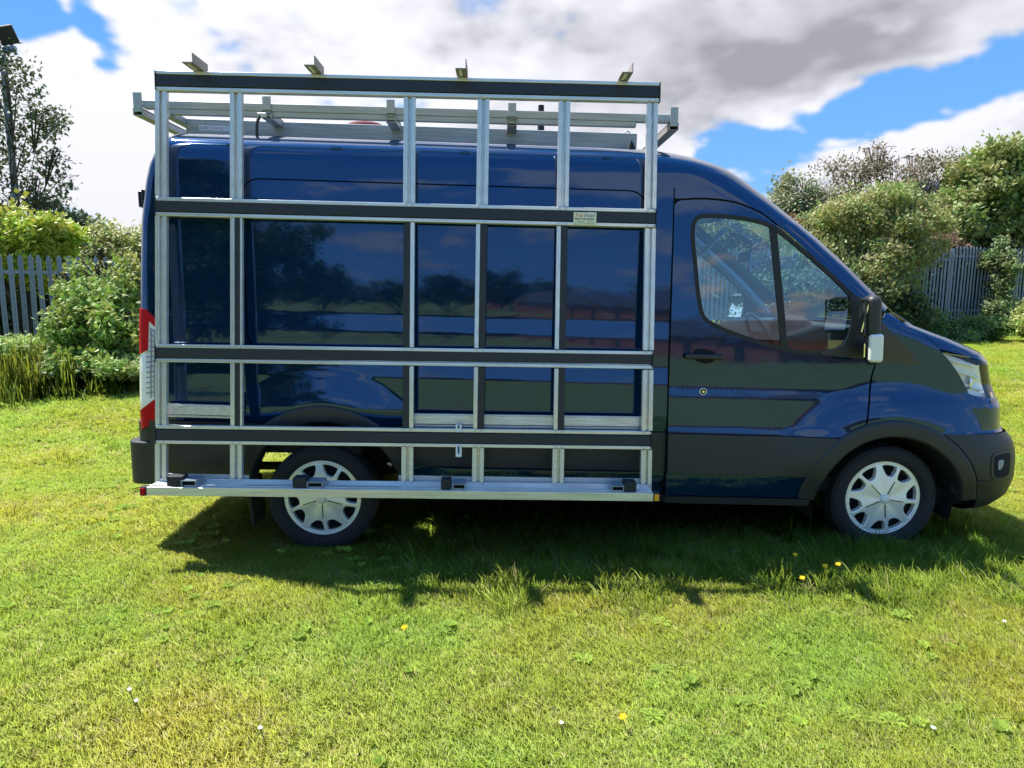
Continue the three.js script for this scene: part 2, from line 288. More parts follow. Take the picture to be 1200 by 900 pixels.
function arc(cx, cy, r, a0, a1, n = 24) { const o = []; for (let i = 0; i <= n; i++) { const a = rad(mix(a0, a1, i / n)); o.push([cx + r * Math.cos(a), cy + r * Math.sin(a)]); } return o; }
function grow(poly, d) { const n = poly.length; let area = 0; poly.forEach((p, i) => { const q = poly[(i + 1) % n]; area += p[0] * q[1] - q[0] * p[1]; }); const s = Math.sign(area); return poly.map((p, i) => { const a = poly[(i + n - 1) % n], b = poly[(i + 1) % n], tx = b[0] - a[0], ty = b[1] - a[1], l = Math.hypot(tx, ty) || 1; return [p[0] + (s * d * ty) / l, p[1] - (s * d * tx) / l]; }); }
function roundRect(x0, y0, x1, y1, r) { return [...arc(x1 - r, y1 - r, r, 0, 90, 6), ...arc(x0 + r, y1 - r, r, 90, 180, 6), ...arc(x0 + r, y0 + r, r, 180, 270, 6), ...arc(x1 - r, y0 + r, r, 270, 360, 6)]; }
// a piece of the skin: the outline in (x, y), triangulated, split until fine, laid on Z + off
function sheet(contour, { holes = [], off = 0, L = 0.05, rim = 0 } = {}) {
  const c = densify(contour, L), hs = holes.map((h) => densify(h, L));
  const v = (l) => l.map((p) => new THREE.Vector2(p[0], p[1]));
  if (THREE.ShapeUtils.area(v(c)) < 0) c.reverse();
  hs.forEach((h) => { if (THREE.ShapeUtils.area(v(h)) > 0) h.reverse(); });
  const P = [...c, ...hs.flat()].map((p) => [p[0], p[1]]);
  let tri = THREE.ShapeUtils.triangulateShape(v(c), hs.map(v)).map((t) => [...t]);
  for (let pass = 0; pass < 10; pass++) {
    const mids = new Map(), next = []; let split = false;
    const mid = (a, b) => { const p = P[a], q = P[b]; if (Math.hypot(p[0] - q[0], p[1] - q[1]) <= L * 1.3) return -1; const k = a < b ? a * 1e6 + b : b * 1e6 + a; if (!mids.has(k)) { P.push([(p[0] + q[0]) / 2, (p[1] + q[1]) / 2]); mids.set(k, P.length - 1); } return mids.get(k); };
    for (const [a, b, d] of tri) {
      const m = mid(a, b), n = mid(b, d), o = mid(d, a), k = (m >= 0) + (n >= 0) + (o >= 0);
      if (!k) { next.push([a, b, d]); continue; }
      split = true;
      if (k === 3) next.push([a, m, o], [m, b, n], [o, n, d], [m, n, o]);
      else if (k === 1) { if (m >= 0) next.push([a, m, d], [m, b, d]); else if (n >= 0) next.push([a, b, n], [a, n, d]); else next.push([a, b, o], [o, b, d]); }
      else if (m < 0) next.push([n, d, o], [a, b, n], [a, n, o]);
      else if (n < 0) next.push([a, m, o], [m, b, d], [m, d, o]);
      else next.push([m, b, n], [a, m, n], [a, n, d]);
    }
    tri = next; if (!split) break;
  }
  const pos = [], nor = [], uv = [], idx = [];
  for (const [x, y] of P) { const n = zNormal(x, y), z = Z(x, y); pos.push(x + n.x * off, y - SHEAR * x + n.y * off, z + n.z * off); nor.push(n.x, n.y, n.z); uv.push(x, y); }
  for (const [a, b, d] of tri) { const A = P[a], B = P[b], C = P[d]; (B[0] - A[0]) * (C[1] - A[1]) - (C[0] - A[0]) * (B[1] - A[1]) > 0 ? idx.push(a, b, d) : idx.push(a, d, b); }
  if (rim) {                                             // turned-in edges
    for (const [loop, start] of [[c, 0], ...hs.map((h, i) => [h, c.length + hs.slice(0, i).reduce((s, q) => s + q.length, 0)])]) {
      const base = pos.length / 3, n = loop.length;
      for (let i = 0; i < n; i++) {
        const a = loop[(i + n - 1) % n], b = loop[(i + 1) % n], t = V3(b[0] - a[0], b[1] - a[1] - SHEAR * (b[0] - a[0]), 0).normalize(), o = V3(t.y, -t.x, 0), s = (start + i) * 3;
        for (const dz of [0, rim]) { pos.push(pos[s], pos[s + 1], pos[s + 2] - dz); nor.push(o.x, o.y, o.z); uv.push(loop[i][0], loop[i][1]); }
      }
      for (let i = 0; i < n; i++) { const p = base + 2 * i, q = base + 2 * ((i + 1) % n); idx.push(p, p + 1, q, q, p + 1, q + 1); }
    }
  }
  const g = new THREE.BufferGeometry();
  g.setAttribute('position', new THREE.Float32BufferAttribute(pos, 3)); g.setAttribute('normal', new THREE.Float32BufferAttribute(nor, 3)); g.setAttribute('uv', new THREE.Float32BufferAttribute(uv, 2)); g.setIndex(idx);
  return g;
}
function flip(g) {
  g = g.clone(); const p = g.attributes.position, n = g.attributes.normal;
  for (let i = 0; i < p.count; i++) { p.setZ(i, -p.getZ(i)); n.setZ(i, -n.getZ(i)); }
  if (g.index) { const a = g.index.array; for (let i = 0; i < a.length; i += 3) { const t = a[i]; a[i] = a[i + 1]; a[i + 1] = t; } } else return flipLoose(g);
  return g;
}
function flipLoose(g) { for (const k of Object.keys(g.attributes)) { const a = g.attributes[k], s = a.itemSize; for (let i = 0; i < a.count; i += 3) for (let c = 0; c < s; c++) { const t = a.array[i * s + c]; a.array[i * s + c] = a.array[(i + 1) * s + c]; a.array[(i + 1) * s + c] = t; } } return g; }
// rows of the skin that go round the nose (or tail) from side to side; from(y): x where the row begins
function wrap(rows, from, { tail = false, off = 0, n = 26 } = {}) {
  const pos = [], idx = [], uv = [], m = tail ? MR : MF;
  for (const y of rows) {
    const L = tail ? LR : LF(y), xe = tail ? XR(y) : XF(y), s = tail ? -1 : 1, k0 = xe - s * L, x0 = from(y), g = gTop(y);
    const t0 = clamp((s * (x0 - k0)) / L, 0, 0.995), v0 = Math.asin(Math.pow(t0, m / 2)) / (Math.PI / 2), half = [];
    half.push([x0, Z(x0, y)]);
    for (let i = 0; i <= n; i++) {
      const w = i / n, u = mix(v0, 1, w * w * (3 - 2 * w)), f = (u * Math.PI) / 2, x = k0 + s * L * Math.pow(Math.sin(f), 2 / m);
      if (i === 0 && s * (x0 - k0) >= 0) continue;
      half.push([x, i === n ? 0 : zSide(x, y) * g * Math.pow(Math.cos(f), 2 / m)]);
    }
    while (half.length < n + 2) half.splice(1, 0, [mix(half[0][0], half[1][0], 0.5), Z(mix(half[0][0], half[1][0], 0.5), y)]);
    const row = [...half, ...half.slice(0, -1).reverse().map((p) => [p[0], -p[1]])];
    row.forEach(([x, z], i) => { pos.push(x + s * off * (i > 3 && i < row.length - 4 ? 1 : 0), y - SHEAR * x, z + Math.sign(z) * off); uv.push(z, y); });
  }
  const w = pos.length / 3 / rows.length;
  for (let j = 0; j < rows.length - 1; j++) for (let i = 0; i < w - 1; i++) { const a = j * w + i, b = a + w; tail ? idx.push(a, b, a + 1, a + 1, b, b + 1) : idx.push(a, a + 1, b, a + 1, b + 1, b); }
  const g = new THREE.BufferGeometry();
  g.setAttribute('position', new THREE.Float32BufferAttribute(pos, 3)); g.setAttribute('uv', new THREE.Float32BufferAttribute(uv, 2)); g.setIndex(idx); g.computeVertexNormals();
  return g;
}
const steps = (a, b, n) => Array.from({ length: n + 1 }, (_, i) => mix(a, b, i / n));
const B = (x, y, z) => V3(x, y - SHEAR * x, z);
const shear = (g) => { const p = g.attributes.position; for (let i = 0; i < p.count; i++) p.setY(i, p.getY(i) - SHEAR * p.getX(i)); return g; };

const van = thing('van', 'dark navy blue high roof panel van parked side on on the grass', 'van');
const both = (name, geo, mat, parent = van, label) => [part(name, geo, mat, parent, label), part(name, flip(geo), mat, parent, label)];
const RA = [0.03, 0.36], FA = [3.75, 0.36], RO = 0.606, RI = 0.49;
const archX = (c, r, y, s) => c[0] + s * Math.sqrt(Math.max(0, r * r - (y - c[1]) ** 2));
{
  const yM = 0.842, g = 0.004, seam = 2.2615;
  // rear quarter and cargo side, with a pressed panel in it
  const aR = Math.acos((yM - RA[1]) / RO) * 57.3, archTop = arc(RA[0], RA[1], RO, 90 - aR, 90 + aR, 28);
  const press = roundRect(-0.44, 1.31, 2.09, 2.372, 0.11);
  const sideOutline = [[-1.09, yM], ...archTop.slice().reverse(), [seam - g, yM], [seam - g, 2.40], [-0.915, 2.40], [-0.93, 2.34], [-0.98, 2.10], [-1.02, 1.53], [-1.09, 1.50]];
  both('side_panel', sheet(sideOutline, { holes: [grow(press, 0.005)], L: 0.022, rim: 0.02 }), M.paint);
  both('pressed_panel', sheet(grow(press, -0.003), { off: -0.0015, L: 0.019, rim: 0.02 }), M.paint);
  // the part over the cab door, down the windscreen pillar
  const doorTop = smooth([[2.30, 2.325], [2.45, 2.335], S(862, 238), S(891, 250), S(908, 262), S(938, 288), S(975, 323), S(1008, 352)], false, 5);
  const pillar = [2.40, 2.356, 2.23, 2.12, 1.94, 1.78, 1.70].map((y) => [XF(y) - 0.09, y]);
  both('roof_side', sheet([...grow(doorTop, 0).map((p) => [p[0], p[1] + 0.010]), [3.655, 1.665], [3.70, 1.69], ...pillar.reverse(), [seam + g, 2.40], [seam + g, 2.335]], { L: 0.03, rim: 0.006 }), M.paint);
  // cab door with its window opening
  const win = smooth([[2.400, 2.17], [2.425, 2.212], [2.50, 2.222], [2.65, 2.217], [2.80, 2.196], [2.889, 2.166], [3.119, 2.002], [3.40, 1.765], [3.435, 1.71], [3.435, 1.50], [3.40, 1.42], [3.24, 1.398], [3.046, 1.412], [2.791, 1.474], [2.565, 1.553], [2.485, 1.605], [2.455, 1.70], [2.425, 1.90]], true, 6);
  const aF = (y) => archX(FA, RO, y, -1);
  const doorArch = arc(FA[0], FA[1], RO, 180 - Math.asin((yM - FA[1]) / RO) * 57.3, 108.5, 14);
  const seamF = smooth([[3.555, 0.945], [3.571, 1.082], [3.588, 1.251], [3.607, 1.335], [3.612, 1.45], [3.62, 1.60]], false, 4);
  const doorOutline = [[seam + g, yM], ...doorArch.slice(0, -1), ...seamF.map((p) => [p[0] - g, p[1]]), [3.60, 1.72], ...doorTop.slice().reverse().map((p) => [p[0], p[1] - 0.002]), [2.285, 2.315], [seam + g, 2.295]];
  const [door, farDoor] = both('door', sheet(doorOutline, { holes: [grow(win, 0.024)], L: 0.024, rim: 0.006 }), M.paint);
  for (const [d, f] of [[door, (q) => q], [farDoor, flip]]) {
    part('window_seal', f(sheet(grow(win, 0.026), { holes: [win], off: 0.002, L: 0.04, rim: 0.02 })), M.rubber, d);
    part('window', f(sheet(grow(win, 0.006), { off: -0.008, L: 0.06 })), M.glass, d);
    part('window_bar', f(sheet([[2.875, 2.178], [2.925, 2.150], [3.030, 1.408], [2.985, 1.415]], { off: -0.003, L: 0.06, rim: 0.015 })), M.rubber, d);
    part('mirror_base', f(sheet(smooth([[3.41, 1.755], [3.50, 1.745], [3.575, 1.66], [3.60, 1.58], [3.60, 1.37], [3.45, 1.362], [3.24, 1.385], [3.25, 1.402], [3.36, 1.425], [3.415, 1.50], [3.43, 1.70]], true, 3), { off: 0.008, L: 0.04, rim: 0.015 })), M.cladding, d);
    part('handle_recess', f(sheet(smooth([[2.42, 1.385], [2.50, 1.392], [2.56, 1.37], [2.55, 1.315], [2.48, 1.30], [2.42, 1.33]], true, 4), { off: 0.002, L: 0.04 })), M.inner, d);
    const z = Z(2.48, 1.345) + 0.03;
    part('handle', f(shear(merge([box(0.245, 0.034, 0.026, 2.477, 1.345, z, 0.011), box(0.045, 0.028, 0.04, 2.385, 1.345, z - 0.02, 0.008), box(0.05, 0.03, 0.04, 2.575, 1.345, z - 0.02, 0.008)]))), M.cladding, d);
    const lz = Z(2.487, 1.117), L1 = new THREE.TorusGeometry(0.021, 0.0035, 8, 28), L2 = new THREE.CylinderGeometry(0.018, 0.018, 0.012, 24); L1.translate(2.487, 1.117, lz + 0.003); L2.rotateX(Math.PI / 2); L2.translate(2.487, 1.117, lz);
    const L3 = new THREE.CylinderGeometry(0.008, 0.008, 0.02, 16); L3.rotateX(Math.PI / 2); L3.translate(2.487, 1.117, lz);
    const lock = part('lock', f(shear(L2)), M.inner, d); part('lock_ring', f(shear(merge([L1, L3]))), M.chrome, lock);
  }
  // front wing, black triangle at its rear top, side of the nose
  const archFront = arc(FA[0], FA[1], RO, 108, 59, 16);
  const hood = [[3.80, 1.592], S(1062, 383), S(1075, 389), S(1083, 393), S(1092, 400), S(1101, 409)];
  const lampRear = [S(1102, 411.5), S(1112, 422), S(1122, 436), S(1130, 450), S(1136, 463)];
  const noseX = (y) => XF(y) - 0.075;
  const wing = [[3.563, 0.945], ...archFront, [noseX(0.885), 0.885], [noseX(0.95), 0.95], [noseX(1.05), 1.05], [noseX(1.095), 1.095], ...lampRear.slice().reverse(), ...hood.slice().reverse(), [3.775, 1.60], [3.70, 1.655], [3.665, 1.655], [3.627, 1.60], [3.620, 1.45], [3.615, 1.335], [3.596, 1.251], [3.579, 1.082]];
  both('wing', sheet(wing, { L: 0.028, rim: 0.02 }), M.paint);
  both('wing_trim', sheet([[3.628, 1.345], [3.63, 1.60], [3.66, 1.575], [3.905, 1.325]], { off: 0.004, L: 0.04, rim: 0.01 }), M.gloss);
  // headlight: silver bowl behind a clear lens, amber in its foot
  const lens = [...lampRear.map((p) => [p[0] + 0.006, p[1]]), S(1150, 465), [noseX(1.10) - 0.01, 1.10], [noseX(1.19), 1.19], [noseX(1.29), 1.29], [noseX(1.34), 1.34], S(1140, 421), S(1120, 415)];
  for (const f of [(q) => q, flip]) {
    const h = part('headlight', f(sheet(lens, { off: 0.001, L: 0.025 })), M.clear, van);
    part('reflector', f(sheet(grow(lens, -0.012), { off: -0.05, L: 0.025 })), M.whiteLens, h);
    for (const [a, b, c, d] of [[1112, 419, 1146, 428], [1121, 433, 1153, 441], [1131, 449, 1158, 455]]) part('lamp_fin', f(sheet([S(a, b), S(c, d), S(c, d + 3), S(a, b + 3)], { off: -0.03, L: 0.02, rim: 0.03 })), M.white, h);
    const bowl = new THREE.SphereGeometry(0.055, 20, 12, 0, Math.PI * 2, 0, Math.PI / 2); bowl.rotateZ(-Math.PI / 2); bowl.scale(0.7, 1, 1); bowl.translate(4.27, 1.21, Z(4.27, 1.21) - 0.075);
    part('bulb_bowl', f(shear(bowl)), M.chrome, h);
    part('indicator', f(sheet([[4.47, 1.112], [4.585, 1.112], [4.58, 1.145], [4.46, 1.15]], { off: -0.012, L: 0.02 })), M.amber, h);
    part('lamp_bezel', f(sheet([[4.415, 1.097], [noseX(1.10) + 0.005, 1.097], [noseX(1.085) + 0.01, 1.078], [4.425, 1.082]], { off: 0.003, L: 0.02 })), M.gloss, h);
  }
  // nose, bonnet, windscreen, roof: rows that go across
  part('grille', wrap(steps(0.885, 1.10, 8), (y) => noseX(y) - 0.004), M.gloss, van);
  part('grille_surround', wrap(steps(1.10, 1.35, 8), (y) => noseX(y) - 0.004), M.paint, van);
  const hoodX = table([[1.335, noseX(1.34) - 0.004], ...[S(1140, 420), S(1120, 414), ...hood.slice(1).reverse()].map((p) => [p[1], p[0] + 0.005]), [1.605, 3.79]]);
  part('bonnet', wrap(steps(1.352, 1.60, 36), (y) => hoodX(y)), M.paint, van);
  part('scuttle', wrap(steps(1.60, 1.66, 6), (y) => XF(y) - 0.13), M.gloss, van);
  part('windscreen', wrap(steps(1.66, 2.36, 30), (y) => XF(y) - 0.10), M.glass, van);
  part('header', wrap([...steps(2.36, 2.40, 3)], (y) => XF(y) - 0.10), M.paint, van);
  const roofRows = Array.from({ length: 30 }, (_, i) => 2.40 + (YT - 0.0006 - 2.40) * (1 - Math.pow(1 - i / 29, 2.2)));
  part('roof', mergeGeometries([wrap(roofRows, () => 0.8, { n: 40 }), wrap(roofRows, () => 0.8, { tail: true, n: 40 })]), M.paint, van);
  // back of the van
  part('rear_door', wrap(steps(0.842, 2.40, 40), (y) => table([[0.84, -1.094], [1.50, -1.094], [1.53, -1.024], [2.10, -0.984], [2.34, -0.934], [2.40, -0.919]])(y), { tail: true }), M.paint, van);
  part('hinge', shear(merge([box(0.05, 0.10, 0.05, -1.092, 2.235, 0.86, 0.008), box(0.03, 0.12, 0.03, -1.075, 2.235, 0.88, 0.006)])), M.gloss, van);
  for (const f of [(q) => q, flip]) {
    const q = (l) => l.map((v) => { const t = S(...v); return [Math.max(t[0], XR(t[1]) + 0.008), t[1]]; });
    const lamp = part('rear_lamp', f(sheet(q([[165.5, 362], [172, 364], [185, 377], [185, 492], [166, 492]]), { off: 0.004, L: 0.02, rim: 0.03 })), M.whiteLens, van);
    part('red_lens', f(sheet(q([[165.2, 361], [172, 363], [185.5, 376], [185.5, 386], [175, 376], [174, 410], [165.2, 415]]), { off: 0.009, L: 0.015, rim: 0.01 })), M.red, lamp);
    part('red_lens', f(sheet(q([[165.5, 475], [185.5, 465], [185.5, 492.5], [166, 492.5]]), { off: 0.009, L: 0.02, rim: 0.01 })), M.red, lamp);
    const ribs = [];
    for (let k = 0; k < 9; k++) ribs.push(sheet(q([[172, 412 + k * 6], [185, 410 + k * 6], [185, 411.2 + k * 6], [172, 413.2 + k * 6]]), { off: 0.010, L: 0.03, rim: 0.006 }));
    for (let k = 0; k < 4; k++) ribs.push(sheet(q([[176, 384 + k * 7], [185, 390 + k * 6], [185, 391.2 + k * 6], [176, 385.2 + k * 7]]), { off: 0.010, L: 0.03, rim: 0.006 }));
    for (const x of [177, 181]) ribs.push(sheet(q([[x, 386], [x + 1, 387], [x + 1, 466], [x, 466]]), { off: 0.0105, L: 0.03, rim: 0.006 }));
    part('lens_rib', f(mergeGeometries(ribs)), M.steel, lamp).userData.kind = 'stuff';
  }
  { // rear bumper, rounded in plan, with a step let into its top
    const plan = (x0, x1, w, r) => { const s = new THREE.Shape(); s.moveTo(x1, -w); s.lineTo(x0 + r, -w); s.quadraticCurveTo(x0, -w, x0, -w + r); s.lineTo(x0, w - r); s.quadraticCurveTo(x0, w, x0 + r, w); s.lineTo(x1, w); s.closePath(); return s; };
    const lump = (y0, y1, x0, w, r = 0.10) => { const g = new THREE.ExtrudeGeometry(plan(x0 + 0.012, -1.02, w - 0.012, r), { depth: y1 - y0 - 0.024, bevelSize: 0.012, bevelThickness: 0.012, bevelSegments: 3, curveSegments: 10 }); g.rotateX(-Math.PI / 2); g.translate(0, y0 + 0.012, 0); return g; };
    part('rear_bumper', shear(merge([lump(0.40, 0.685, -1.275, 0.955), lump(0.68, 0.82, -1.215, 0.945)])), M.cladding, van);
  }
  // black lower cladding, painted sill, sill strip
  const clad = (x0, x1, y0, y1, off, mat, name) => both(name, sheet([[x0(y0), y0], [x1(y0), y0], [x1((y0 + y1) / 2), (y0 + y1) / 2], [x1(y1), y1], [x0(y1), y1], [x0((y0 + y1) / 2), (y0 + y1) / 2]], { off, L: 0.04, rim: 0.03 }), mat);
  const K = (v) => () => v;
  clad((y) => archX(RA, RO, y, 1), K(seam - g), 0.578, 0.836, 0.012, M.cladding, 'side_moulding');
  clad(K(seam + g), (y) => archX(FA, RO, y, -1), 0.578, 0.836, 0.012, M.cladding, 'side_moulding');
  clad(K(-1.09), (y) => archX(RA, RO, y, -1), 0.42, 0.836, 0.010, M.cladding, 'rear_quarter_moulding');
  clad((y) => archX(RA, RO, y, 1), K(seam - g), 0.42, 0.572, -0.006, M.paint, 'sill_panel');
  clad(K(seam + g), (y) => archX(FA, RO, y, -1), 0.42, 0.572, -0.006, M.paint, 'sill_panel');
  both('sill_strip', sheet([[0.56, 0.37], [3.225, 0.37], [3.225, 0.415], [0.56, 0.415]], { off: 0.014, L: 0.05, rim: 0.05 }), M.cladding);
  // wheel arch trims
  for (const [c, a0, a1] of [[FA, 8, 174], [RA, 4, 176]]) {
    const prof = [[RI - 0.006, -0.10], [RI, -0.012], [RI + 0.006, 0.012], [RI + 0.02, 0.020], [RO - 0.02, 0.020], [RO - 0.004, 0.012], [RO, -0.004]], n = 56, pos = [], idx = [];
    for (let i = 0; i <= n; i++) for (const [r, o] of prof) { const a = rad(mix(a0, a1, i / n)), x = c[0] + r * Math.cos(a), y = c[1] + r * Math.sin(a), q = c[0] + (RI + 0.03) * Math.cos(a), v = c[1] + (RI + 0.03) * Math.sin(a); pos.push(x, y - SHEAR * x, mix(Z(q, v), Z(x, y), 0.4) + o); }
    const w = prof.length; for (let i = 0; i < n; i++) for (let k = 0; k < w - 1; k++) { const a = i * w + k, b = a + w; idx.push(a, a + 1, b, a + 1, b + 1, b); }
    const gm = new THREE.BufferGeometry(); gm.setAttribute('position', new THREE.Float32BufferAttribute(pos, 3)); gm.setAttribute('uv', new THREE.Float32BufferAttribute(new Float32Array((pos.length / 3) * 2), 2)); gm.setIndex(idx); gm.computeVertexNormals();
    both('arch_trim', gm, M.cladding);
    // dark liner over the wheel
    const ln = [], li = [], A0 = c === RA ? 20 : -12, A1 = c === RA ? 146 : 192;
    for (let i = 0; i <= 40; i++) for (const z of [0.955, 0.60, 0.42]) { const a = rad(mix(A0, A1, i / 40)), r = z < 0.5 ? 0.2 : 0.475; ln.push(c[0] + r * Math.cos(a), c[1] + r * Math.sin(a) - SHEAR * c[0], z); }
    for (let i = 0; i < 40; i++) for (let k = 0; k < 2; k++) { const a = i * 3 + k; li.push(a, a + 1, a + 3, a + 1, a + 4, a + 3); }
    const lg = new THREE.BufferGeometry(); lg.setAttribute('position', new THREE.Float32BufferAttribute(ln, 3)); lg.setAttribute('uv', new THREE.Float32BufferAttribute(new Float32Array((ln.length / 3) * 2), 2)); lg.setIndex(li); lg.computeVertexNormals();
    both('wheel_well', lg, M.inner);
  }
  // front bumper
  const bumpFrom = (y) => archX(FA, RO + 0.004, Math.max(y, 0.40), 1);
  part('front_bumper', wrap([...steps(0.305, 0.40, 5), ...steps(0.42, 0.87, 14), 0.878, 0.882], bumpFrom, { off: 0.010 }), M.cladding, van);
  both('bumper_crease', sheet([[4.27, 0.575], [4.44, 0.578], [4.50, 0.560], [4.44, 0.560], [4.27, 0.56]], { off: 0.016, L: 0.03, rim: 0.02 }), M.cladding);
  for (const f of [(q) => q, flip]) {
    const q = (l) => smooth(l.map((v) => S(...v)), true, 5), rim = q([[1161, 533], [1170, 529], [1181, 528], [1182, 540], [1180, 556], [1170, 562], [1161, 560], [1159, 545]]), fl = part('fog_lamp_housing', f(sheet(rim, { holes: [grow(rim, -0.018)], off: 0.016, L: 0.02, rim: 0.02 })), M.cladding, van);
    part('fog_lamp_recess', f(sheet(grow(rim, -0.016), { off: 0.0145, L: 0.02 })), M.inner, fl);
    part('fog_lamp', f(sheet(q([[1167, 540], [1172.5, 539], [1171, 547], [1167, 550]]), { off: 0.020, L: 0.02, rim: 0.01 })), M.steel, fl);
  }
  // unseen side of the skin: a dark shell behind the gaps, floor, bulkhead
  const silhouette = [[-1.05, 0.44], ...arc(RA[0], RA[1], 0.60, 170, 10, 20), ...arc(FA[0], FA[1], 0.60, 170, 25, 20), [4.30, 0.62], [4.32, 1.02], [3.92, 1.38], [3.74, 1.54], [3.62, 1.66], ...doorTop.slice().reverse().map((p) => [p[0] + 0.012, p[1] + 0.016]).slice(1), [2.30, 2.36], [-0.86, 2.38], [-1.0, 1.4]];
  both('inner_frame', sheet(silhouette, { holes: [grow(win, 0.045)], off: -0.022, L: 0.06 }), M.inner);
  part('floor', shear(merge([box(3.05, 0.10, 1.80, 2.06, 0.49, 0), box(1.35, 0.06, 1.86, -0.42, 0.66, 0), box(0.5, 0.12, 1.7, 4.3, 0.42, 0), box(0.05, 1.75, 1.84, 2.24, 1.50, 0)])), M.inner, van);
  part('bulkhead', shear(box(0.04, 1.80, 1.80, 2.285, 1.50, 0)), M.trim, van);
  // axle, tank, mud flaps
  part('axle', shear(merge([rod(V3(0, 0.36, -0.8), V3(0, 0.36, 0.8), 0.055), new THREE.SphereGeometry(0.16, 16, 10).translate(0, 0.36, 0), box(0.5, 0.14, 0.5, 0.3, 0.44, 0.2), rod(V3(-0.9, 0.42, 0.5), V3(0.8, 0.44, 0.5), 0.03), rod(V3(-1.0, 0.46, -0.5), V3(1.6, 0.40, -0.5), 0.03)])), M.inner, van);
  for (const s of [1, -1]) part('mud_flap', shear(box(0.018, 0.30, 0.24, -0.455, 0.31, 0.84 * s, 0.006).rotateZ(0.06)), M.rubber, van);
  part('bracket_clip', box(0.04, 0.05, 0.03).translate(3.54, 0.78, 0.93), M.aluDull, van);
}
// splits long triangles so that a dished face shades smoothly
function fineFace(g) { return new TessellateModifier(0.02, 6).modify(g.index ? g.toNonIndexed() : g); }
// wheels
{
  const tyreG = (() => { const p = [[0.235, -0.07], [0.25, -0.105], [0.29, -0.118], [0.335, -0.108], [0.352, -0.085], [0.356, -0.05], [0.357, 0], [0.356, 0.05], [0.352, 0.085], [0.335, 0.106], [0.318, 0.112], [0.302, 0.1145], [0.288, 0.1135], [0.275, 0.109], [0.265, 0.098], [0.256, 0.082], [0.235, 0.065]]; const g = new THREE.LatheGeometry(new THREE.SplineCurve(p.map((q) => new THREE.Vector2(...q))).getPoints(70), 72); g.rotateX(Math.PI / 2); return g; })();
  const lettering = (() => { const l = []; for (let k = 0; k < 2; k++) { const t = new THREE.TorusGeometry(k ? 0.316 : 0.286, 0.0016, 5, 90); t.translate(0, 0, k ? 0.1125 : 0.1125); l.push(t); } for (let k = 0; k < 64; k++) { const b = box(0.024, 0.012, 0.014); b.translate(0, 0.349, 0.083); b.rotateZ((k / 64) * Math.PI * 2); l.push(b); } return merge(l); })();
  const cover = (() => {
    const s = new THREE.Shape(); s.absarc(0, 0, 0.232, 0, Math.PI * 2);
    for (let k = 0; k < 10; k++) { const a = rad(36 * k + 4), odd = k % 2 ? 1 : -1, pt = (r, d) => [r * Math.cos(a + rad(d)), r * Math.sin(a + rad(d))], h = new THREE.Path(), q = [pt(0.209, -13.5 + odd), pt(0.212, 0 + odd), pt(0.209, 13.5 + odd), pt(0.180, 14 + odd * 2), pt(0.143, 9 + odd * 4), pt(0.136, 0 + odd * 5), pt(0.143, -9 + odd * 4), pt(0.180, -14 + odd * 2)]; h.setFromPoints(new THREE.SplineCurve([...q, q[0]].map((v) => new THREE.Vector2(...v))).getPoints(24)); s.holes.push(h); }
    const g = new THREE.ExtrudeGeometry(s, { depth: 0.03, bevelSize: 0.005, bevelThickness: 0.006, bevelSegments: 3, curveSegments: 64 }); g.translate(0, 0, -0.016);
    const rim = new THREE.TorusGeometry(0.226, 0.010, 10, 80); rim.translate(0, 0, 0.012);
    const all = merge([fineFace(g), rim]), p = all.attributes.position;
    for (let i = 0; i < p.count; i++) { const r = Math.hypot(p.getX(i), p.getY(i)); p.setZ(i, p.getZ(i) + 0.022 * (1 - (r / 0.23) ** 2) ); }
    const nn = all.attributes.normal; for (let i = 0; i < p.count; i++) if (nn.getZ(i) > 0.97 && Math.hypot(p.getX(i), p.getY(i)) < 0.215) { const x = p.getX(i), y = p.getY(i), a = Math.atan2(y, x), w = 0.16 * Math.sin(5 * a - rad(275)), q = V3((0.044 * x) / 0.053 - w * Math.sin(a), (0.044 * y) / 0.053 + w * Math.cos(a), 1).normalize(); nn.setXYZ(i, q.x, q.y, q.z); } return all.scale(1.1, 1.1, 1).translate(0, 0, 0.058);
  })();
  const disc = (() => { const g = new THREE.LatheGeometry([[0.0, 0.045], [0.12, 0.045], [0.15, 0.02], [0.20, 0.01], [0.225, 0.04], [0.25, 0.066]].map((q) => new THREE.Vector2(...q)), 48); g.rotateX(Math.PI / 2); return g; })();
  const groove = (() => { const l = []; for (let k = 0; k < 5; k++) { const b = box(0.095, 0.0045, 0.006); b.rotateY(0.085); b.translate(0.086, 0, 0.0985); b.rotateZ(rad(55 + 72 * k)); l.push(b); } return l; })();
  const cap = (() => { const g = new THREE.LatheGeometry([[0.0, 0.118], [0.018, 0.117], [0.026, 0.113], [0.030, 0.104], [0.030, 0.08]].map((q) => new THREE.Vector2(...q)).reverse(), 32); g.rotateX(Math.PI / 2); return g; })();
  let turn = 0;
  for (const [x, s] of [[0, 1], [3.75, 1], [0, -1], [3.75, -1]]) {
    const w = sub('wheel', van); w.position.set(x, 0.335, 0.875 * s); if (s < 0) w.rotation.y = Math.PI; w.rotation.z = rad(turn); turn += 7;
    part('tyre', mergeGeometries([tyreG.toNonIndexed(), lettering]), M.tyre, w); part('wheel_disc', disc, M.inner, w); const wc = part('wheel_cover', cover, M.hubcap, w); for (const g of groove) part('cover_groove', g, M.inner, w); part('hub_cap', cap, M.whiteLens, w);
  }
}
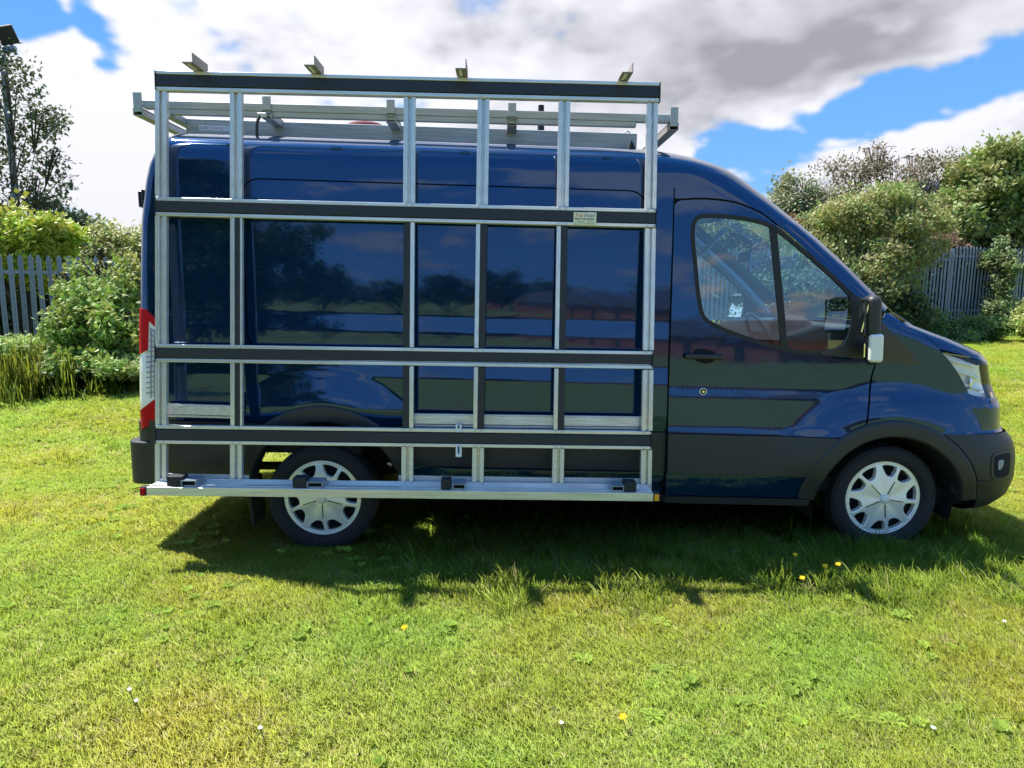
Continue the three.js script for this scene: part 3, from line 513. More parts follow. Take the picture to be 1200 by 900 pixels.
// door mirrors and the cab's inside
{
  for (const s of [1, -1]) {
    const g = sub('door_mirror', van);
    g.position.set(3.47, 1.53 - SHEAR * 3.47, 1.155 * s); g.rotation.y = rad(-20 * s); g.rotation.z = rad(2);
    part('mirror_housing', merge([box(0.088, 0.26, 0.20, 0.002, 0.105, 0, 0.04), box(0.06, 0.20, 0.17, 0.0, -0.09, 0, 0.028)]), M.cladding, g);
    part('mirror_lamp_cover', box(0.082, 0.175, 0.12, 0.018, -0.085, 0.045 * s, 0.02), M.whiteLens, g);
    part('mirror_glass', box(0.006, 0.20, 0.175, -0.046, 0.105, 0).rotateZ(-0.2).translate(-0.02, 0, 0), M.mirror, g);
    part('spot_mirror', box(0.006, 0.085, 0.15, -0.042, -0.10, 0), M.mirror, g);
    part('mirror_frame', merge([box(0.012, 0.012, 0.20, -0.046, 0.213, 0, 0.004), box(0.012, 0.012, 0.20, -0.046, -0.002, 0, 0.004), box(0.012, 0.215, 0.012, -0.046, 0.105, 0.094, 0.004), box(0.012, 0.215, 0.012, -0.046, 0.105, -0.094, 0.004)]), M.cladding, g);
    part('mirror_arm', rod(V3(0.03, -0.11, -0.20 * s), V3(0.02, -0.09, -0.03 * s), 0.05, 0.04), M.gloss, g);
  }
  const dashS = new THREE.Shape([[3.02, 1.10], [3.06, 1.36], [3.14, 1.47], [3.32, 1.535], [3.62, 1.545], [3.70, 1.50], [3.70, 1.0], [3.1, 0.9]].map((p) => new THREE.Vector2(...p)));
  const dg = new THREE.ExtrudeGeometry(dashS, { depth: 1.66, bevelSize: 0.015, bevelThickness: 0.015, bevelSegments: 3 }); dg.translate(0, 0, -0.83);
  part('dashboard', shear(dg), M.dash, van);
  const cowl = new THREE.SphereGeometry(0.19, 24, 14); cowl.scale(0.7, 0.42, 1.1); cowl.translate(3.28, 1.535, 0.42);
  part('instrument_cowl', shear(cowl), M.dash, van);
  const wheel = sub('steering_wheel', van); wheel.position.set(3.06, 1.38, 0.44); wheel.rotation.set(0, 0, rad(28));
  const rim = new THREE.TorusGeometry(0.185, 0.015, 10, 48); rim.rotateY(Math.PI / 2);
  part('steering_rim', rim, M.gloss, wheel);
  part('steering_spoke', merge([box(0.02, 0.03, 0.34, 0.01, 0.02, 0, 0.008), box(0.02, 0.17, 0.03, 0.01, -0.09, 0, 0.008), box(0.04, 0.10, 0.13, 0.01, 0, 0, 0.015), rod(V3(0.02, 0, 0), V3(0.34, -0.08, 0), 0.035)]), M.dash, wheel);
  for (const s of [-1]) part('sun_visor', shear(box(0.17, 0.30, 0.02, 0, 0, 0, 0.009).rotateY(Math.PI / 2).rotateZ(-0.72).translate(2.93, 2.17, 0.40 * s)), M.trim, van);
  part('rear_view_mirror', shear(merge([box(0.03, 0.075, 0.22, 3.06, 2.04, 0.02, 0.014), rod(V3(3.06, 2.06, 0.02), V3(3.17, 2.14, 0.0), 0.012)])), M.dash, van);
  part('headlining', shear(box(0.62, 0.02, 1.66, 2.60, 2.36, 0)), M.trim, van);
  for (const s of [-1]) part('pillar_trim', shear(tube([V3(2.88, 2.25, 0.83 * s), V3(3.10, 2.06, 0.84 * s), V3(3.36, 1.84, 0.85 * s), V3(3.62, 1.58, 0.86 * s)], 0.035, 8, 20)), M.trim, van);
  // seats: the driver's and the passengers' bench
  for (const [z, w] of [[0.48, 0.48], [-0.35, 0.90]]) {
    const s = sub('seat', van); s.position.set(0, 0, z);
    part('seat_cushion', shear(box(0.50, 0.16, w, 2.62, 1.02, 0, 0.05)), M.dash, s);
    part('seat_back', shear(box(0.14, 0.68, w, 2.40, 1.40, 0, 0.05)), M.dash, s);
    part('headrest', shear(box(0.10, 0.18, 0.26, 2.36, 1.84, 0, 0.04)), M.dash, s);
  }
  // aerial stub on the roof is part of the roof fittings below
}
// ------------------------------------------------------------------ glass rack on the van's side, leaning in a little
{
  const rack = thing('glass_rack', 'aluminium glass carrying rack with black rubber faced bars bolted along the van side', 'glass rack');
  const Z0 = 1.16, KL = 0.072, UPV = V3(0, 1, -KL).normalize(), N = V3(0, KL, 1).normalize();
  const RP = (px, py, off = 0) => { const r = ray(px, py), c = camera.position, t = (Z0 + off + KL * 0.43 - KL * c.y - c.z) / (r.z + KL * r.y); return r.multiplyScalar(t).add(c); };
  const at = (l, r, px) => mix(l, r, (px - 185) / 580);
  // silver top, rubber top, rubber bottom, silver bottom: at the left end, at the right end, and the right end's x
  const rows = [[83.7, 89, 102, 107, 97, 102.7, 116, 121.5, 772], [231.5, 235.7, 248.3, 253.3, 245.5, 250.7, 262.3, 267.7, 767.5], [403, 407.5, 419, 424, 410.7, 415, 427, 433.3, 763.5], [497.7, 502.5, 514.7, 519.3, 504.7, 510.7, 521.3, 526.8, 761.5]];
  rows.forEach(([a, b, c, d, A, Bb, Cc, Dd, xr]) => {
    const mL = RP(184.5, (a + d) / 2), mR = RP(xr, (A + Dd) / 2), h = RP(184.5, a).distanceTo(RP(184.5, d)), s = sub('crossbar', rack);
    part('channel', merge([bar(mL, mR, h, 0.012, UPV, -0.018), bar(mL.clone().addScaledVector(UPV, h / 2 - 0.011), mR.clone().addScaledVector(UPV, h / 2 - 0.011), 0.022, 0.046, UPV, 0, 0.004), bar(mL.clone().addScaledVector(UPV, -h / 2 + 0.011), mR.clone().addScaledVector(UPV, -h / 2 + 0.011), 0.022, 0.046, UPV, 0, 0.004)]), M.alu, s);
    const rL = RP(184.8, (b + c) / 2), rR = RP(xr - 0.3, (Bb + Cc) / 2);
    part('rubber_strip', bar(rL, rR, RP(185, b).distanceTo(RP(185, c)), 0.038, UPV, 0.007, 0.006), M.strip, s);
    [mL, mR].forEach((m, k) => part('end_cap', bar(m.clone().add(V3(k ? 0 : -0.006, 0, 0)), m.clone().add(V3(k ? 0.006 : 0, 0, 0)), h, 0.05, UPV, 0, 0.001), M.rubber, s));
  });
  const posts = [[189.8, 189.8], [277.5, 277.8], [480.5, 477.8], [567, 560.3], [661.5, 654], [764.3, 757]];
  const rowTop = [107, 253.3, 424, 519.3], rowTopR = [121.5, 267.7, 433.3, 526.8], rowBot = [231.5, 403, 497.7, 566], rowBotR = [245.5, 410.7, 504.7, 575];
  const bolts = [];
  posts.forEach(([pt, pb], i) => {
    for (let r = 0; r < 4; r++) {
      const px = (py) => mix(pt, pb, (py - 110) / 440), y0 = at(rowTop[r], rowTopR[r], pt), y1 = at(rowBot[r], rowBotR[r], pb);
      const a = RP(px(y0), y0), b = RP(px(y1), y1), X = b.clone().sub(a).normalize().cross(N).normalize().multiplyScalar(-1);
      if (X.x < 0) X.negate();
      const strip = (cx, w, t, off) => bar(a.clone().addScaledVector(X, cx), b.clone().addScaledVector(X, cx), w, t, X, 0, 0.003).translate(N.x * off, N.y * off, N.z * off);
      const edge = i === 0 || i === 5;
      if (r === 0 || r === 3 || edge) {
        const k = edge ? 0.021 : 0.023, sl = r === 3 ? 1.15 : 1;
        part('post', merge([strip(-k, 0.026 * sl, 0.036, 0), strip(k, 0.026, 0.036, 0), strip(0, 0.06, 0.012, -0.012)]), r === 3 ? M.dull : M.alu, rack);
      } else {
        const left = i === 2, s = left ? 1 : -1;
        const p = part('post', merge([strip(0.022 * s, 0.026, 0.036, 0), strip(0, 0.06, 0.012, -0.014), ...(i === 1 ? [strip(0.031, 0.014, 0.034, 0)] : [])]), M.alu, rack);
        part('rubber_face', strip(i === 1 ? 0.008 : -0.012 * s, i === 1 ? 0.032 : 0.042, 0.03, 0.002), M.strip, p);
      }
      for (const q of [[a, 0.012], [b, -0.012]]) for (const kx of [-0.02, 0.02]) { const c = new THREE.CylinderGeometry(0.006, 0.006, 0.006, 10); c.rotateX(Math.PI / 2); const v = q[0].clone().addScaledVector(X, kx).addScaledVector(UPV, q[1]).addScaledVector(N, 0.024); c.translate(v.x, v.y, v.z); bolts.push(c); }
    }
  });
  part('bolt', merge(bolts), M.aluDull, rack).userData.kind = 'stuff';
  // lower rail behind the posts
  const railAt = (xa, xb, ya, yb, h) => { const a = RP(xa, ya, -0.05), b = RP(xb, yb, -0.05); return merge([bar(a, b, h, 0.012, UPV), bar(a.clone().addScaledVector(UPV, h / 2 + 0.004), b.clone().addScaledVector(UPV, h / 2 + 0.004), 0.008, 0.03, UPV, -0.01), bar(a.clone().addScaledVector(UPV, -h / 2 - 0.012), b.clone().addScaledVector(UPV, -h / 2 - 0.012), 0.016, 0.02, UPV, -0.02)]); };
  part('lower_rail', railAt(188, 275, 479.5, 482, 0.058), M.dull, rack);
  part('lower_rail', railAt(480, 757, 491.2, 495, 0.058), M.dull, rack);
  for (const [py, py2] of [[497.5, 506], [522, 535.5]]) { const c = part('clip', bar(RP(537.5, py, 0.03), RP(537.5, py2, 0.03), 0.037, 0.006, V3(1, 0, 0), 0, 0.002), M.white, rack); part('clip_slot', bar(RP(537.5, py + 1, 0.034), RP(537.5, py2 - 4, 0.034), 0.009, 0.004, V3(1, 0, 0), 0, 0), M.inner, c); }
  // maker's plate on the second bar
  {
    const c = document.createElement('canvas'); c.width = 512; c.height = 256; const x = c.getContext('2d');
    x.fillStyle = '#e6e0bc'; x.fillRect(0, 0, 512, 256); x.font = 'italic bold 96px serif'; x.fillStyle = '#c8562f'; x.fillText('Top', 24, 92); x.fillStyle = '#3d5f86'; x.fillText('Plant', 226, 92);
    x.fillStyle = '#2c2a1c'; x.font = 'bold 66px sans-serif'; x.fillText('0845 500 8000', 24, 164, 464); x.font = 'bold 30px sans-serif'; x.fillText('glass racks', 90, 208); x.fillText('sales & hire', 300, 208); x.fillStyle = '#8a8a5c'; x.fillRect(20, 226, 470, 8);
    const t = new THREE.CanvasTexture(c); t.colorSpace = THREE.SRGBColorSpace;
    const a = RP(671.5, 259.6), b = RP(698, 260.3), w = a.distanceTo(b), pl = new THREE.PlaneGeometry(w, 0.072);
    const q = a.clone().add(b).multiplyScalar(0.5).addScaledVector(N, 0.0295).addScaledVector(UPV, 0.015), mm = part('label_plate', bar(a.clone().addScaledVector(UPV, 0.015), b.clone().addScaledVector(UPV, 0.015), 0.076, 0.004, UPV, 0.0265, 0.001), M.white, rack);
    pl.rotateX(-Math.atan(KL)); pl.rotateZ(-0.02); pl.translate(q.x, q.y, q.z);
    part('label_print', pl, new THREE.MeshStandardMaterial({ map: t, roughness: 0.45 }), mm);
  }
  // ledge at the foot, with a lip, upstand plates, blocks and end reflectors
  const fz = 1.305, eL = U(172, 575.5, fz), eR = U(765.5, 582.6, fz), H = 0.052, up = V3(0, 1, 0), dn = (p, k) => p.clone().add(V3(0, k, 0));
  part('ledge', merge([bar(eL, eR, H, 0.008, up), bar(dn(eL, H / 2 - 0.004).add(V3(0, 0, -0.07)), dn(eR, H / 2 - 0.004).add(V3(0, 0, -0.07)), 0.006, 0.14, up), bar(dn(eL, H / 2 - 0.01).add(V3(0, 0, -0.14)), dn(eR, H / 2 - 0.01).add(V3(0, 0, -0.14)), 0.05, 0.008, up), bar(dn(eL, H / 2 + 0.003).add(V3(0, 0, -0.03)), dn(eR, H / 2 + 0.003).add(V3(0, 0, -0.03)), 0.006, 0.012, up)]), M.alu, rack);
  for (const [xa, xb, ya, yb] of [[195, 292, 561.5, 563.5], [467, 556, 563.5, 565.5], [567, 651, 565, 566.5], [661, 750, 566, 567.5]]) part('upstand_plate', bar(RP(xa, ya, -0.02), RP(xb, yb, -0.02), 0.075, 0.006, UPV), M.aluDull, rack);
  const top = (px) => { const p = eL.clone().lerp(eR, (px - 172) / 593.5); p.y += H / 2 + 0.001; return p; };
  for (const [xa, xb] of [[194, 213], [340, 357], [514, 526], [731, 746]]) { const p = top((xa + xb) / 2), w = ((xb - xa) / 800) * 4.05; part('rubber_block', box(w, 0.062, 0.085, p.x, p.y + 0.031, p.z - 0.055, 0.006), M.rubber, rack); }
  for (const [xa, xb] of [[211, 229], [357, 376], [528, 543], [716, 731]]) { const p = top((xa + xb) / 2), w = ((xb - xa) / 800) * 4.05; part('channel_block', merge([box(w, 0.006, 0.11, p.x, p.y + 0.037, p.z - 0.06), box(0.006, 0.036, 0.11, p.x - w / 2 + 0.003, p.y + 0.016, p.z - 0.06), box(0.006, 0.036, 0.11, p.x + w / 2 - 0.003, p.y + 0.016, p.z - 0.06)]), M.steel, rack); part('block_core', box(w - 0.02, 0.024, 0.08, p.x, p.y + 0.013, p.z - 0.08), M.inner, rack); }
  const refl = (p, s, mat) => { const r = part('end_reflector', box(0.040, 0.056, 0.05, p.x + s * 0.020, p.y, p.z - 0.018, 0.004), M.rubber, rack); part('reflector_lens', box(0.028, 0.042, 0.006, p.x + s * 0.020, p.y, p.z + 0.0085, 0.002), mat, r); };
  refl(eL, -1, M.red); refl(eR, 1, M.amber);
  // angle brackets that stick out over the top bar
  const tb = (px) => at(84, 97, px);
  for (const px of [233.5, 371, 541.5, 729.5]) {
    const p = RP(px, tb(px) + 0.5), L = 0.21;
    const b = part('angle_bracket', merge([box(0.062, 0.005, L, p.x, p.y + 0.012, p.z + L / 2 - 0.05), box(0.005, 0.055, L, p.x + 0.031, p.y + 0.037, p.z + L / 2 - 0.05)]), M.aluOld, rack);
    part('bracket_slot', box(0.016, 0.004, 0.11, p.x - 0.004, p.y + 0.0085, p.z + L / 2 - 0.02), M.white, b);
  }
  // arms that hold the rack off the van
  for (const px of [190, 480, 760]) for (const row of [1, 3]) { const p = RP(px, at(rows[row][1], rows[row][5], px) + 6); part('rack_arm', box(0.05, 0.05, Math.max(0.06, p.z - 0.93), p.x, p.y, (p.z + 0.90) / 2 - 0.01), M.aluDull, rack); }
}
// ------------------------------------------------------------------ ladder rack on the roof
{
  const rr = thing('roof_rack', 'pale aluminium ladder rack with five cross bars on the van roof', 'roof rack');
  const yR = (x) => 2.845 - 0.0150 * x, rz = 0.72;
  const line = (x0, x1, dy, z, h, d) => bar(V3(x0, yR(x0) + dy, z), V3(x1, yR(x1) + dy, z), h, d, V3(0, 1, 0), 0, 0.004);
  for (const s of [1, -1]) {
    part('side_rail', merge([line(-1.12, 2.28, 0.006, rz * s, 0.048, 0.055), line(-1.05, 2.05, -0.035, (rz + 0.004) * s, 0.034, 0.04)]), M.rail, rr);
    const r = part('base_rail', bar(V3(-0.95, 2.765 + 0.021, 0.5 * s), V3(2.1, 2.765 - 0.044, 0.5 * s), 0.10, 0.05, V3(0, 1, 0), 0, 0.006), M.rail, rr);
    if (s > 0) {
      const c = document.createElement('canvas'); c.width = 512; c.height = 96; const x = c.getContext('2d'); x.fillStyle = '#d6d9e2'; x.fillRect(0, 0, 512, 96); x.font = 'bold 74px sans-serif'; x.fillStyle = '#6b7a96'; x.fillText('Safe', 12, 72); x.fillStyle = '#b98fb0'; x.fillText('Group', 190, 72); x.fillStyle = '#5a6a86'; x.fillText('+', 440, 64);
      const t = new THREE.CanvasTexture(c); t.colorSpace = THREE.SRGBColorSpace; const p = U(251, 150, 0.526), g = new THREE.PlaneGeometry(0.20, 0.036); g.rotateZ(-0.02); g.translate(p.x, p.y, 0.5262);
      part('rail_print', g, new THREE.MeshStandardMaterial({ map: t, roughness: 0.4 }), r);
    }
  }
  const xs = [165, 315, 459, 600, 788].map((px, i) => U(px, mix(127, 148, (px - 165) / 623), rz).x);
  xs.forEach((x, i) => {
    const y = yR(x) - 0.045;
    part('cross_bar', merge([box(0.062, 0.006, 1.52, x, y + 0.018, 0), box(0.006, 0.042, 1.52, x - 0.028, y, 0), box(0.006, 0.042, 1.52, x + 0.028, y, 0), box(0.05, 0.004, 1.50, x, y - 0.019, 0)]), i >= 3 ? M.aluOld : M.rail, rr);
    for (const s of [1, -1]) part('end_post', box(0.052, i % 4 ? 0.085 : 0.12, 0.014, x, yR(x) + (i % 4 ? 0.030 : 0.015), (rz + 0.035) * s, 0.003), M.rail, rr);
  });
  const x2 = U(197, 128, rz).x; part('cross_bar', box(0.06, 0.04, 1.5, x2, yR(x2) - 0.045, 0, 0.004), M.rail, rr);
  const fin = U(634, 138, 0); part('ladder_stop', merge([rod(V3(fin.x, 2.80, 0), V3(fin.x, 3.08, 0), 0.028, 0.022, 12), box(0.16, 0.03, 0.06, fin.x, 2.80, 0, 0.006)]), M.rubber, rr);
  part('rail_eye', merge([[466, 0], [735, 0], [285, 0.2]].map(([px, z]) => { const p = U(px, px > 700 ? 157 : 145, z), g = new THREE.TorusGeometry(0.02, 0.005, 8, 20); g.translate(p.x, p.y, z); return g; })), M.aluDull, rr);
  const strap = thing('ratchet_strap', 'rolled maroon ratchet strap lying on the roof rack bars', 'strap'), sp = U(427, 146, 0.1), c = new THREE.SphereGeometry(1, 18, 10); c.scale(0.14, 0.035, 0.07); c.translate(sp.x, sp.y - 0.012, 0.1);
  part('webbing', c, new THREE.MeshStandardMaterial({ color: lin(0.16, 0.025, 0.03), roughness: 0.9 }), strap);
  const h = thing('hanging_strap', 'black strap end with metal buckle hanging from the roof rack rail', 'strap'), hp = U(302, 152, 0.78);
  part('strap_web', tube([V3(hp.x + 0.03, 2.825, 0.765), V3(hp.x + 0.005, 2.76, 0.79), V3(hp.x, 2.69, 0.80), V3(hp.x + 0.008, 2.63, 0.81), V3(hp.x + 0.005, 2.59, 0.815)], 0.010, 6, 20), M.rubber, h);
  part('buckle', merge([box(0.06, 0.03, 0.02, hp.x + 0.03, 2.80, 0.775, 0.006), box(0.035, 0.035, 0.012, hp.x + 0.006, 2.60, 0.818, 0.004)]), M.aluDull, h);
  const shark = new THREE.ConeGeometry(0.026, 0.06, 16); shark.scale(1.2, 1, 0.5); const q = U(740, 169, 0.6); shark.translate(q.x, q.y, 0.6);
  part('roof_aerial', shark, M.rubber, van);
}

// ------------------------------------------------------------------ steel palisade fence, trees and shrubs along it
const fenceAt = (x) => V3(x, 0, -5.65 - 0.372 * (x + 6.9));
{
  const fence = thing('palisade_fence', 'grey galvanised steel palisade fence running behind the van among the shrubs', 'fence');
  const dir = V3(1, 0, -0.372).normalize(), yaw = Math.atan2(0.372, 1), s0 = fenceAt(-17.47), r = rng(5);
  const prof = new THREE.Shape([[-0.036, 0.004], [-0.034, 0.008], [-0.014, 0], [0, 0.016], [0.014, 0], [0.034, 0.008], [0.036, 0.004], [0.016, -0.005], [0, 0.011], [-0.016, -0.005]].map((p) => new THREE.Vector2(...p)));
  const make = (h) => { const g = new THREE.ExtrudeGeometry(prof, { depth: h, bevelEnabled: false }); g.rotateX(-Math.PI / 2); const p = g.attributes.position; for (let i = 0; i < p.count; i++) { if (p.getY(i) > h - 0.01) p.setY(i, h - 0.055 + 0.055 * (1 - Math.abs(p.getX(i)) / 0.036)); p.setZ(i, -p.getZ(i)); } g.computeVertexNormals(); return g.toNonIndexed ? g : g; };
  const cache = [2.30, 2.45, 2.6].map(make), mats = [0.9, 1, 1.1].map((k) => { const m = M.steel.clone(); m.color.multiplyScalar(k); return m; });
  const panels = 14, PW = 2.76, per = 21;
  for (let k = 0; k < panels; k++) {
    const top = 2.16 + 0.095 * (k - 4) + (k > 3 ? 0.06 : 0), a = s0.clone().addScaledVector(dir, k * PW), b = s0.clone().addScaledVector(dir, (k + 1) * PW);
    const h = k < 6 ? 0 : k < 10 ? 1 : 2, H = [2.30, 2.45, 2.6][h];
    for (let i = 0; i < per; i++) {
      const p = a.clone().lerp(b, (i + 0.5) / per), m = part('picket', cache[h], mats[(i * 7 + k) % 3], fence);
      m.position.set(p.x, top - H + 0.006 * (r() - 0.5), p.z); m.rotation.set(0, yaw + 0.05 * (r() - 0.5), 0.012 * (r() - 0.5));
    }
    for (const dy of [-0.28, -1.75]) { const o = V3(0.372, 0, 1).normalize().multiplyScalar(-0.03); part('rail', bar(a.clone().add(o).setY(top + dy), b.clone().add(o).setY(top + dy), 0.05, 0.05, V3(0, 1, 0), 0, 0), M.steel, fence); }
    part('post', box(0.1, 2.7, 0.055, a.x - 0.02, top - 1.42, a.z - 0.085), M.steel, fence);
  }
}
function cluster(n, len, wid, seed, spread = 1) {
  const r = rng(seed), list = [];
  for (let k = 0; k < n; k++) {
    const L = len * (0.7 + 0.6 * r()), w = wid * (0.7 + 0.6 * r()), g = new THREE.BufferGeometry();
    g.setAttribute('position', new THREE.Float32BufferAttribute([0, 0, 0, w, L * 0.45, w * 0.35, 0, L, 0, -w, L * 0.45, w * 0.35], 3)); g.setIndex([0, 1, 2, 0, 2, 3]); g.computeVertexNormals();
    g.rotateX(r() * 2.6); g.rotateY(r() * 6.283); const u = r() * 2 - 1, a = r() * 6.283, q = Math.sqrt(1 - u * u), d = spread * Math.cbrt(r());
    g.translate(d * q * Math.cos(a), d * u * 0.8, d * q * Math.sin(a)); list.push(g);
  }
  return mergeGeometries(list);
}
const CL = { broad: [cluster(16, 0.62, 0.20, 21), cluster(15, 0.55, 0.22, 22)], small: [cluster(22, 0.40, 0.13, 23), cluster(20, 0.36, 0.14, 24)], thin: [cluster(12, 0.5, 0.16, 25, 1.15), cluster(10, 0.55, 0.17, 26, 1.25)] };
const leafMat = new THREE.MeshPhysicalMaterial({ color: lin(1, 1, 1), roughness: 0.6, transmission: 0.52, thickness: 0, specularIntensity: 0.5 });
const bark = new THREE.MeshStandardMaterial({ color: lin(0.075, 0.062, 0.05), roughness: 0.95, bumpMap: grainFor(6), bumpScale: 0.01 });
// blobs: [px, py, depth, half width and half height in pixels] give where the crown's masses stand
function plant(name, label, category, blobs, { kind = 'broad', size = 0.2, per = 95, tone = [0.06, 0.1, 0.03], vary = 0.35, gaps = 0.05, seed = 1, trunk = true, base, group, twigs = 0, flowers = 0, shell = 0.5, lumps = 6, part: crownName = 'crown' } = {}) {
  const r = rng(seed * 97 + 3), t = thing(name, label, category, group), W = blobs.map(([px, py, d, rx, ry]) => ({ c: D(px, py, d), rx: (rx * d) / 800, ry: (ry * d) / 800 }));
  const mid = W.reduce((s, b) => s.add(b.c), V3(0, 0, 0)).multiplyScalar(1 / W.length), lists = CL[kind].map(() => []);
  // smaller masses round each large one break up its outline
  for (const b of [...W]) { for (let i = 0; i < lumps; i++) { const a = r() * 6.283, u = r() * 1.5 - 0.6, q = Math.sqrt(Math.max(0, 1 - u * u)), k = 0.24 + 0.26 * r(); W.push({ c: b.c.clone().add(V3(b.rx * 0.95 * q * Math.cos(a), b.ry * 0.95 * u, Math.min(1, b.rx) * 0.8 * q * Math.sin(a))), rx: b.rx * k, ry: b.ry * k * (0.7 + 0.5 * r()), small: true }); } b.rx *= 0.9; b.ry *= 0.9; }
  const root = base || V3(mid.x, 0, mid.z); root.y = ground(root.x, root.z) - 0.1;
  for (const b of W) {
    const n = Math.round(per * Math.PI * b.rx * b.ry * (1 + 0.2 * r()) / (size * size * 22)), rz = Math.min(1.4, (b.rx + b.ry) / 2);
    for (let i = 0; i < n; i++) {
      const u = r() * 2 - 1, a = r() * 6.283, q = Math.sqrt(1 - u * u), d = Math.pow(mix(shell * shell * shell, 1, r()), 1 / 3) * (0.86 + 0.3 * r()) * (r() < 0.07 ? 1.35 : 1);
      const p = V3(b.c.x + b.rx * d * q * Math.cos(a), b.c.y + b.ry * d * u, b.c.z + rz * d * q * Math.sin(a));
      const f = 0.8 * noise3(p.x * 0.9 + seed, p.y * 0.9, p.z * 0.9) + 0.55 * noise3(p.x * 2.6, p.y * 2.6 + seed, p.z * 2.6);
      p.x += b.rx * 0.26 * noise3(p.x * 0.8, p.y * 0.8, seed + 5); p.y += b.ry * 0.34 * noise3(p.x * 0.9 + 9, p.y * 0.7, seed);
      if (f < -0.75 + gaps * 2.6 || p.y < ground(p.x, p.z) - 0.02) continue;
      const v = 2.5 * (1 - vary / 2 + vary * r()) * (1 + 0.25 * f), h = r();
      lists[i % lists.length].push([p, size * (0.7 + 0.6 * r()), lin(tone[0] * v * mix(0.8, 1.35, h), tone[1] * v, tone[2] * v * mix(0.8, 1.2, h))]);
    }
  }
  const crown = sub(crownName, t); crown.userData.kind = 'stuff';
  lists.forEach((l, k) => {
    if (!l.length) return;
    const im = shade(new THREE.InstancedMesh(CL[kind][k], leafMat, l.length)); im.name = 'leaf_cluster';
    l.forEach(([p, s, c], i) => { _m.compose(p, _q.setFromEuler(_e.set((r() - 0.5) * 0.9, r() * 6.283, (r() - 0.5) * 0.9)), _s.set(s, s * (0.8 + 0.4 * r()), s)); im.setMatrixAt(i, _m); im.setColorAt(i, c); });
    crown.add(im);
  });
  if (trunk) {
    const list = [];
    for (const b of W.filter((w) => !w.small || (kind !== 'thin' && r() < 0.25))) {
      const k = root.clone().lerp(b.c, 0.45).add(V3((r() - 0.5) * 0.5, 0.2, (r() - 0.5) * 0.4));
      const c = new THREE.CatmullRomCurve3([root.clone().add(V3((r() - 0.5) * 0.2, 0, (r() - 0.5) * 0.2)), k, b.c.clone(), b.c.clone().add(V3((r() - 0.5) * b.rx, b.ry * 0.6, (r() - 0.5) * b.rx))]), pts = c.getPoints(7); let r0 = clamp(0.045 * Math.sqrt(b.rx * b.ry) + 0.02, 0.025, 0.12) * (kind === 'thin' ? 0.36 : 1);
      if (b.small) r0 *= 0.45;
      for (let i = 0; i < 7; i++) list.push(rod(pts[i], pts[i + 1], r0 * (1 - i / 7.6), r0 * (1 - (i + 1) / 7.6), 7));
      for (let i = 0; i < 4 + twigs; i++) { const u = r() * 2 - 1, a = r() * 6.283, e = b.c.clone().add(V3(b.rx * 1.02 * Math.cos(a) * Math.sqrt(1 - u * u), b.ry * (0.25 + 0.8 * Math.abs(u)), b.rx * 0.8 * Math.sin(a))), m0 = b.c.clone().lerp(e, 0.5).add(V3((r() - 0.5) * 0.2, 0.1, 0)), s0 = pts[3].clone().lerp(b.c, 0.6); list.push(rod(s0, m0, 0.014, 0.010, 5), rod(m0, e, 0.010, 0.004, 5)); }
    }
    part(name.includes('tree') ? 'trunk' : 'stem', mergeGeometries(list.map((g) => g.toNonIndexed())), bark, t).userData.kind = 'stuff';
  }
  if (flowers) {
    const fg = cluster(7, 0.8, 0.3, 31, 0.5), l = [];
    for (let i = 0; i < flowers; i++) { const b = W[i % W.length], a = r() * 6.283, u = r() * 2 - 1; l.push([b.c.x + b.rx * 0.95 * Math.cos(a) * Math.sqrt(1 - u * u), b.c.y + b.ry * 0.9 * u, b.c.z + Math.abs(b.rx * 0.9 * Math.sin(a)), a, 0.05, 0.05, lin(0.75, 0.72, 0.62)]); }
    const im = scatter('blossom', fg, leafMat, l, t); im.userData.kind = 'stuff';
  }
  return t;
}
// left of the van
plant('tree', 'tall dark sparse tree with thin twigs at the far left behind the fence', 'tree', [[12, 120, 15, 26, 34], [48, 140, 15, 22, 20], [66, 186, 15, 14, 12], [22, 190, 15.4, 34, 40], [52, 222, 15, 24, 22], [-30, 150, 15.4, 50, 80], [86, 262, 15, 12, 5], [-10, 70, 15.4, 20, 24], [40, 250, 15.6, 40, 26]], { kind: 'thin', size: 0.2, per: 74, tone: [0.034, 0.052, 0.024], gaps: 0.34, seed: 2, base: V3(-9.9, 0, -10), twigs: 2 });
plant('bush', 'bright yellow green leafy bush leaning over the left end of the fence', 'bush', [[20, 268, 12.8, 40, 26], [62, 278, 12.8, 26, 20], [-30, 290, 12.8, 40, 50], [25, 310, 13, 50, 26]], { size: 0.17, per: 105, tone: [0.18, 0.225, 0.032], seed: 3, gaps: 0.12 });
plant('bush', 'dark green bush behind the fence under the sparse tree', 'bush', [[100, 288, 16, 34, 30], [60, 300, 16, 40, 40], [160, 310, 16.5, 40, 30]], { size: 0.2, per: 100, tone: [0.035, 0.06, 0.028], seed: 4 });
plant('shrub', 'pale green loose shrub above the fence just left of the van', 'shrub', [[140, 290, 13.8, 30, 30], [160, 330, 13.8, 36, 40], [118, 300, 13.6, 20, 16], [185, 300, 14, 30, 36]], { kind: 'thin', size: 0.15, per: 85, tone: [0.15, 0.17, 0.06], gaps: 0.2, seed: 5, twigs: 5 });
plant('shrub', 'thick green shrub in front of the fence left of the van rear lamp', 'shrub', [[100, 366, 10.4, 34, 40], [142, 392, 10.2, 30, 40], [86, 398, 10.1, 32, 38], [125, 425, 9.9, 46, 22], [170, 400, 10.3, 34, 44], [80, 340, 10.6, 16, 14]], { size: 0.145, per: 95, tone: [0.115, 0.165, 0.036], seed: 6, gaps: 0.22, flowers: 12 });
